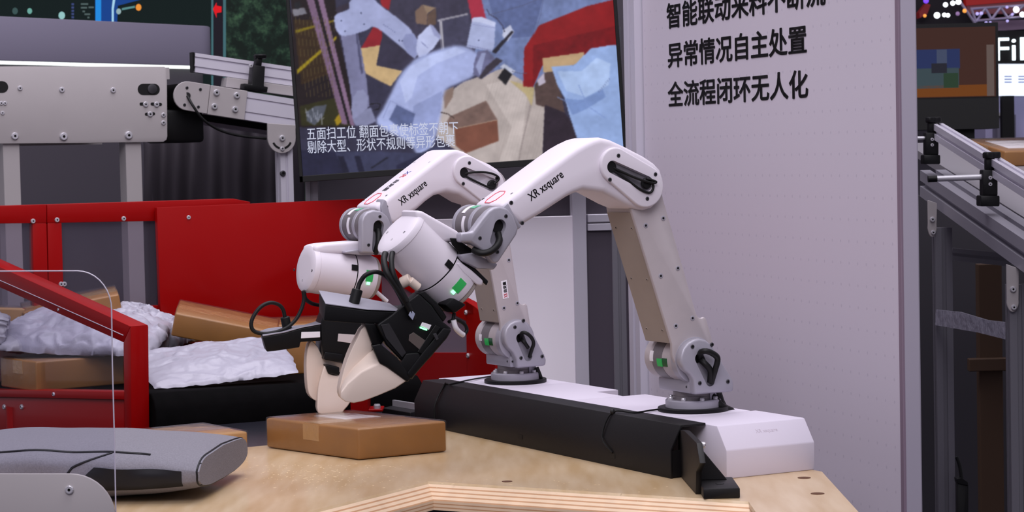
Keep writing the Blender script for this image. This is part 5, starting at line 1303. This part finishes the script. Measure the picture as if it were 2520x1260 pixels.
def strip(name, m, us, a0, a1, th, k=8):
    verts, faces = [], []
    for i, u in enumerate(us):
        c = surf(u, math.pi) .lerp(surf(u, 0), 0.5)
        for j in range(k + 1):
            a = a0(u) + (a1(u) - a0(u)) * j / k; p = surf(u, a); d = (p - c); d = (d - KU * d.dot(KU)).normalized()
            verts += [p + d * th, p - d * 0.002]
    s = 2 * (k + 1)
    for i in range(len(us) - 1):
        for j in range(k):
            b = i * s + 2 * j; c = b + s
            faces += [(b, b + 2, c + 2, c), (b + 1, c + 1, c + 3, b + 3)]
        faces += [(i * s, i * s + s, i * s + s + 1, i * s + 1), (i * s + 2 * k, i * s + 2 * k + 1, i * s + s + 2 * k + 1, i * s + s + 2 * k)]
    faces += [tuple([2 * j for j in range(k + 1)] + [2 * j + 1 for j in range(k, -1, -1)]), tuple([(len(us) - 1) * s + 2 * j for j in range(k, -1, -1)] + [(len(us) - 1) * s + 2 * j + 1 for j in range(k + 1)])]
    return mesh(name, verts, faces, m, cu_, 60)
us = [-1 + 2 * i / 60 for i in range(61)]
strip('zip_band', CLOTHDK, [u for u in us if 0.22 <= u <= 0.93], lambda u: math.pi * (0.95 if u > 0.4 else 0.95 + (0.4 - u) * 0.9), lambda u: math.pi * 1.16, 0.0018)
tube('seam', CLOTHDK, cu_, [surf(u, math.pi * (0.70 + 0.04 * (u > 0.3) * (u - 0.3))) + V(0, 0, 0.0004) for u in us if -0.95 < u < 0.72], 0.0022, 1, 6, False)
tube('seam', CLOTHDK, cu_, [surf(0.48 - 0.25 * t_, math.pi * (0.72 + 0.28 * t_)) + V(0, -0.0004, 0) for t_ in [i / 12 for i in range(13)]], 0.0020, 1, 6, False)
tube('seam', CLOTHDK, cu_, [surf(0.985, math.pi * 2 * i / 40) for i in range(5, 34)], 0.0016, 1, 6, False)
for a_ in (0.78, 1.22): tube('seam', CLOTHDK, cu_, [surf(0.985 + 0.014 * i / 6, math.pi * a_) for i in range(7)], 0.0012, 1, 6, False)

# ================================================================== ACRYLIC GUARD, bottom left
fgd = FrY(3.12)
gd = thing('acrylic_guard', 'clear rounded acrylic guard sheet on a white bracket plate, bottom left', 'guard', V(-0.75, 3.15, 0))
def gpoly(pts, n): return [fgd.p(x, y, n) for x, y in pts]
arc = [(190 + 84 * math.sin(R(a)), 763 - 96 * math.cos(R(a))) for a in range(0, 91, 10)]
edge = [(-70, 668), (100, 667)] + arc + [(276, 900), (281, 1080), (286, 1330)]
prism('acrylic_sheet', ACRYL, gd, gpoly(edge + [(-70, 1330)], 0), fgd.N * -0.004)
tube('edge_glint', mat('acrylic_edge', (196, 190, 204), 0.3), gd, [p + fgd.N * -0.002 for p in gpoly(edge, 0)], 0.0010, 1, 6, False)  # pale tube paints the light caught along the sheet's edge
arc2 = [(172 + 112 * math.sin(R(a)), 1278 - 112 * math.cos(R(a))) for a in range(0, 91, 9)]
prism('bracket_plate', PLATE, gd, gpoly([(-70, 1166)] + arc2 + [(286, 1420), (-70, 1420)], 0.012), fgd.N * -0.006, 0.001, 2)
bolt(gd, fgd.p(171, 1205, 0.012), fgd.N, 0.0062, 0.004)
pz = fgd.p(171, 1400, 0.012)
extr('support_post', ALUDK, gd, V(pz.x, 3.125, 0), V(pz.x, 3.125, pz.z + 0.03), (1, 0, 0), 0.03, 0.03)

# ================================================================== RIGHT CONVEYOR
cA, cB = at_y(2274, 425, 5.2), at_y(2520, 590, 4.2)
cw = (cB - cA).normalized()                       # towards the aisle, sloping down
cx = V(1, 0, 0); cx = (cx - cw * cx.dot(cw)).normalized(); cz = cx.cross(-cw)
if cz.z < 0: cz = -cz
LC = 1.5
rc = thing('roller_conveyor', 'sloping aluminium belt conveyor at the right edge behind the white board', 'conveyor', V(cA.x + 0.2, 4.6, 0))
def cpt(s, x, z): return cA + cw * s + cx * x + cz * z
extr('side_beam', mat('aluminium_mid', (158, 155, 165), 0.4, 0.3), rc, cpt(-0.05, 0.03, -0.031), cpt(LC, 0.03, -0.031), cx, 0.060, 0.062, 0.22, 0.2, slots=2)
prism('belt', mat('grey_belt', (132, 128, 134), 0.5), rc, [cpt(-0.6, 0.065, -0.02), cpt(-0.6, 0.5, -0.02), cpt(-0.6, 0.5, 0.0), cpt(-0.6, 0.065, 0.0)], cw * (LC + 0.6))
extr('side_beam', ALUDK, rc, cpt(-0.05, 0.53, -0.031), cpt(LC, 0.53, -0.031), cx, 0.060, 0.062, 0.16, 0.10, slots=2)
ra = at_y(2307, 322, 5.17); rbb = at_y(2520, 454, 4.27)
extr('guide_rail', ALU, rc, ra, ra + (rbb - ra).normalized() * 1.4, cz, 0.036, 0.024, 0.3, 0.2)
def clamp(px, py0, py1, d, rod):
    k = (py1 - py0) / 133.0; f = FrY(d)
    w = 26 * k
    def pb_(nm, x0, x1, y0, y1, n, m=BLACK, bev=0.003):
        return plate(nm, m, rc, f, [(px + x0 * k, py0 + y0 * k), (px + x1 * k, py0 + y0 * k), (px + x1 * k, py0 + y1 * k), (px + x0 * k, py0 + y1 * k)], -n, n, bev, 2)
    pb_('clamp_foot', -24, 24, 106, 133, 0.022); pb_('clamp_body', -19, 19, 42, 107, 0.016); pb_('clamp_neck', -11, 11, 12, 44, 0.009)
    top = f.p(px, py0 + 14 * k)
    # three lobed hand knob
    prism('clamp_knob', BLACK, rc, [top + V(math.cos(a) * r_, math.sin(a) * r_, 0) for a, r_ in ((R(q), 0.0165 + 0.0045 * math.cos(R(q * 3 + 20))) for q in range(0, 360, 10))], V(0, 0, 0.013), 0.003, 2)
    bolt(rc, f.p(px, py0 + 62 * k, 0.016), f.N, 0.004, 0.003); bolt(rc, f.p(px, py0 + 78 * k, 0.016), f.N, 0.004, 0.003)
    if rod:
        a, b = f.p(px - 20 * k, py0 + 60 * k, 0.0), f.p(px - 152 * k, py0 + 65 * k, 0.0)
        cyl('clamp_rod', STEEL, rc, a, b, 0.006, 16); cyl('rod_tip', BLACK, rc, b + (a - b).normalized() * 0.016, b + (b - a).normalized() * 0.002, 0.0068, 16)
    else:
        a, b = f.p(px - 15, py0 + 50, 0.0), f.p(px - 60, py0 + 50, 0.0); cyl('clamp_rod', STEEL, rc, a, b, 0.0045, 12)
clamp(2437, 376, 508, 4.52, True)
clamp(2294, 290, 404, 5.16, False)
def rleg(px, d, br):
    c = at_y(px, 900, d); zt_ = br[0]
    x = c.x
    ztop = at_y(px, br[2], d).z
    extr('leg', ALUDK, rc, V(x, d, 0), V(x, d, ztop), (1, 0, 0), 0.038, 0.04, 0.25)
    f = FrY(d - 0.026)
    x0, x1, y0, y1 = br[3:]
    cxp = (x0 + x1) / 2; w = (x1 - x0) / 2
    px_ = [(x0, y0), (x1, y0 + (x1 - x0) * 0.35), (x1 - 1, y1 - 32)] + [(cxp + w * math.cos(R(a)), y1 - 30 + 30 * math.sin(R(a))) for a in range(15, 180, 15)] + [(x0 + 1, y1 - 34)]
    plate('pivot_bracket', PLATE, rc, f, px_, -0.003, 0.003, 0.001, 1)
    bolt(rc, f.p(cxp, y0 + (y1 - y0) * 0.52, 0.003), f.N, 0.006, 0.006); bolt(rc, f.p(cxp + 2, y1 - 12, 0.003), f.N, 0.0055, 0.005)
    return c
l1 = rleg(2322, 5.02, (0, 0, 560, 2283, 2306, 492, 584))
l2 = rleg(2505, 4.30, (0, 0, 700, 2477, 2508, 650, 768))
for y0, y1, dz in ((635, 660, 0),):
    a, b = at_y(2340, 625, 5.35), at_y(2486, 640, 5.35)
    extr('cross_rail', ALUDK, rc, a, b, V(0, 0, 1), 0.03, 0.03)
a0_, a1_, b1_, b0_ = at_y(2303, 762, 4.99), at_y(2490, 795, 4.28), at_y(2489, 839, 4.28), at_y(2301, 800, 4.99)
film = [a0_, a0_.lerp(a1_, .35) + V(0, 0, .004), a0_.lerp(a1_, .7) + V(0, 0, -.003), a1_, b1_, b0_.lerp(b1_, .6) + V(0, 0, .003), b0_]
prism('wrapping_film', mat('stretch_film', (150, 148, 162), 0.3, bump=0.5, bscale=40, coat=0.4), rc, film, V(0.004, 0.001, 0))
for p in (V(l1.x + 0.5, 5.02, 0), V(l2.x + 0.5, 4.3, 0)): extr('leg', ALUDK, rc, p, V(p.x, p.y, 1.1), (1, 0, 0), 0.038, 0.04, 0.25)
carton('film-wrapped cardboard box riding on the right conveyor', at_y(2490, 376, 5.42) + V(0.03, 0, 0.002), (0.20, 0.27, 0.036), rz=R(8), tx=R(6.7), lab=(-0.02, 0, 0.10, 0.16))
# dark equipment behind the conveyor
wr = prism('wall_right', mat('dark_hall_partition', (46, 43, 50), 0.8), None, [V(1.05, 6.3, 0), V(2.4, 6.3, 0), V(2.4, 6.3, 1.16), V(1.05, 6.3, 1.16)], V(0, 0.05, 0)); tag(wr, kind='structure')
rk = thing('wooden_rack', 'dark brown wooden rack in the shade under the right conveyor', 'rack', at_y(2435, 900, 6.0))
fk = FrY(5.95); BRN = mat('dark_brown_wood', (70, 48, 30), 0.7)
for x0, x1 in ((2408, 2466),):
    a, b = fk.p(x0, 700).x, fk.p(x1, 700).x; box('upright', BRN, rk, fk, a, b, 0, fk.p(2430, 650).z, -0.04, 0, 0.002, 1)
box('crossbar', BRN, rk, fk, fk.p(2380, 890).x, fk.p(2560, 890).x, fk.p(2430, 911).z, fk.p(2430, 880).z, 0.0, 0.03, 0.002, 1)
dv = thing('handheld_scanner', 'black handheld device with a cord hanging beside the conveyor leg', 'scanner', at_y(2368, 1260, 4.9))
fd = FrY(4.9)
plate('body', RUBBER, dv, fd, [(2356, 1185), (2378, 1187), (2384, 1196), (2384, 1400), (2356, 1400)], -0.02, 0.0, 0.003, 2)
plate('collar', BLACK, dv, fd, [(2354, 1178), (2366, 1176), (2382, 1186), (2384, 1196), (2356, 1190)], -0.024, 0.004, 0.001, 1)
tube('cord', RUBBER, dv, [fd.p(2366, 1180, -0.01), fd.p(2364, 1160, -0.01), fd.p(2360, 1140, -0.01), fd.p(2354, 1124, -0.01)], 0.004)
cyl('hanger', ALUDK, dv, V(fd.p(2370, 1300).x, 4.93, 0), V(fd.p(2370, 1300).x, 4.93, fd.p(2370, 1300).z), 0.01)

# ================================================================== FAR HALL, right
fm_ = Fr(at_y(2360, 200, 7.4), (0.995, -0.10, 0))
mn = thing('hall_monitor', 'dark framed monitor with an orange screen beyond the right conveyor', 'monitor', V(fm_.O.x, fm_.O.y, 0))
def mbox(name, m, x0, x1, y0, y1, n0, n1):
    a, b = fm_.uv(fm_.p(x0, (y0 + y1) / 2)), fm_.uv(fm_.p(x1, (y0 + y1) / 2)); t_, c_ = fm_.uv(fm_.p((x0 + x1) / 2, y0)), fm_.uv(fm_.p((x0 + x1) / 2, y1))
    return box(name, m, mn, fm_, a[0], b[0], c_[1], t_[1], n0, n1)
mbox('monitor_body', BLACK, 2200, 2457, 58, 252, -0.05, 0)
mbox('screen', emis((62, 38, 32)), 2205, 2450, 68, 240, -0.001, 0.002)
mbox('screen', emis((108, 60, 22)), 2205, 2446, 210, 238, 0.0, 0.003)
mbox('screen', emis((38, 48, 88)), 2205, 2362, 122, 170, 0.0, 0.003)
mbox('screen', emis((64, 72, 96)), 2305, 2330, 122, 160, 0.0, 0.004)
mbox('screen', emis((56, 70, 76)), 2205, 2360, 168, 218, 0.0, 0.003)
mbox('screen', emis((36, 36, 46)), 2292, 2330, 156, 180, 0.0, 0.005)
mbox('screen', emis((40, 60, 44)), 2322, 2358, 180, 216, 0.0, 0.004)
mbox('screen', emis((96, 82, 78)), 2428, 2446, 110, 236, 0.0, 0.004)
mbox('equipment_cover', RUBBER, 2255, 2456, 244, 318, -0.3, 0.03)
c = fm_.p(2300, 320, -0.02); box('stand', BLACK, mn, fm_, -0.05, 0.05, -fm_.O.z, fm_.uv(c)[1], -0.04, -0.01)
fl2 = FrY(11.0)
sg = thing('illuminated_sign', 'white glowing letters above a light box in the hall', 'sign', fl2.p(2500, 400) * 1.0)
def fb2(name, m, x0, x1, y0, y1, n0, n1, par): return plate(name, m, par, fl2, [(x0, y0), (x1, y0), (x1, y1), (x0, y1)], n0, n1)
fb2('sign_back', BLACK, 2440, 2700, 75, 156, -0.1, 0, sg)
A = fl2.p(2451, 150, 0.01)
text('lettering', 'FiRo', mat('sign_white', (240, 250, 255), 0.4, emit=(235, 250, 255), est=1.6), sg, A, (1, 0, 0), (0, 0, 1), w=0.30, h=0.112, ext=0.01, bold=0.0)
fb2('light_box', mat('light_box', (240, 245, 255), 0.4, emit=(225, 236, 255), est=1.1), 2452, 2700, 158, 235, -0.1, 0.0, sg)
for i, x in enumerate((2472, 2506)):
    for j in range(3): fb2('light_box_print', emis((150, 160, 200)), x, x + 18, 186 + j * 7, 190 + j * 7, -0.01, 0.004, sg)
box('stand', BLACK, sg, fl2, fl2.p(2485, 300).x - 0.03, fl2.p(2485, 300).x + 0.03, 0, fl2.p(2485, 235).z, -0.08, -0.03)
ex = thing('exhibit_stand', 'pale lavender exhibit counter far beyond the right conveyor', 'stand', fl2.p(2490, 500) + V(0, 0.2, 0))
fb2('stand_wall', mat('lavender_wall', (176, 170, 206), 0.6), 2425, 2700, 238, 700, -0.6, -0.32, ex)
fb2('stand_block', mat('grey_block', (110, 106, 124), 0.6), 2455, 2500, 282, 345, -0.32, -0.2, ex)
fb2('stand_shelf', PLATE, 2455, 2486, 277, 285, -0.32, -0.17, ex)
fl3 = FrY(13.0)
tr = thing('ceiling_truss', 'overhead lighting truss with small white lamps and a red fascia, top right', 'truss', fl3.p(2400, 30))
def fb3(name, m, px, n0=-0.05, n1=0.0): return plate(name, m, tr, fl3, px, n0, n1)
fb3('dark_backing', mat('dark_soffit', (34, 30, 38), 0.8), [(2200, -60), (2700, -60), (2700, 120), (2200, 120)], -0.3, -0.25)
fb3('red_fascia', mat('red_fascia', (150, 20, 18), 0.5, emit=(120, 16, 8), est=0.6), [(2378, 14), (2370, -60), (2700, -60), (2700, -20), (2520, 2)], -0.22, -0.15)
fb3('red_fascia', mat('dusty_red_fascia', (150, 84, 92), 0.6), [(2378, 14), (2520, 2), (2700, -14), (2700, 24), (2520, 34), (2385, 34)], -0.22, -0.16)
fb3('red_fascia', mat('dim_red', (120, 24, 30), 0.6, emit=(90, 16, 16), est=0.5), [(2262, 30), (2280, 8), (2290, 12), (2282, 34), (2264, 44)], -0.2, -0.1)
fb3('lower_fascia', mat('mauve_fascia', (140, 116, 140), 0.6), [(2440, 52), (2700, 40), (2700, 60), (2455, 76)], -0.22, -0.14)
for a, b in (((2390, 20), (2402, 54)), ((2402, 54), (2425, 20)), ((2425, 20), (2440, 48)), ((2440, 48), (2462, 18)), ((2462, 18), (2480, 44)), ((2480, 44), (2520, 14)), ((2360, 0), (2400, 58)), ((2388, 22), (2560, 10)), ((2396, 52), (2560, 38))):
    cyl('truss_tube', mat('truss_tube', (190, 180, 206), 0.3, 0.5), tr, fl3.p(*a), fl3.p(*b), 0.008, 8)
LMP = mat('hall_lamp', (255, 255, 255), 0.3, emit=(245, 248, 255), est=2.2); LMV = mat('violet_lamp', (120, 70, 240), 0.3, emit=(120, 70, 240), est=1.2); LMO = mat('amber_lamp', (250, 170, 80), 0.3, emit=(250, 160, 70), est=1.0)
PUR = mat('pale_violet_lamp', (190, 180, 240), 0.3, emit=(180, 168, 235), est=1.0)
for (x, y), r, mm in (((2326, 12), 7, LMP), ((2344, 8), 7, LMP), ((2358, 5), 8, LMP), ((2305, 38), 9, LMP), ((2323, 37), 6, LMP), ((2332, 38), 6, LMP), ((2278, 2), 8, LMV), ((2275, 39), 5, LMO), ((2373, 27), 6, LMO), ((2500, 24), 9, LMP), ((2515, 36), 8, LMP), ((2404, 34), 5, PUR), ((2414, 33), 5, PUR), ((2477, 18), 4, PUR), ((2426, 57), 5, PUR), ((2436, 56), 4, PUR), ((2356, 34), 6, mat('mauve_lamp', (150, 120, 160), 0.4, emit=(130, 100, 145), est=0.8)), ((2478, 52), 4, PUR), ((2490, 36), 4, PUR)):
    P_ = fl3.p(x, y, 0.05); rr2 = r / FPX * 13 * 0.85
    lathe('lamp', mm, tr, P_, fl3.N, [(0, rr2 * 0.7), (0.01, rr2), (0.02, rr2 * 0.8), (0.024, rr2 * 0.2)], 12)
cyl('truss_hanger', BLACK, tr, fl3.p(2300, -60, -0.4), fl3.p(2300, -60, -0.4) + V(0, 0, 2.5), 0.02, 8)
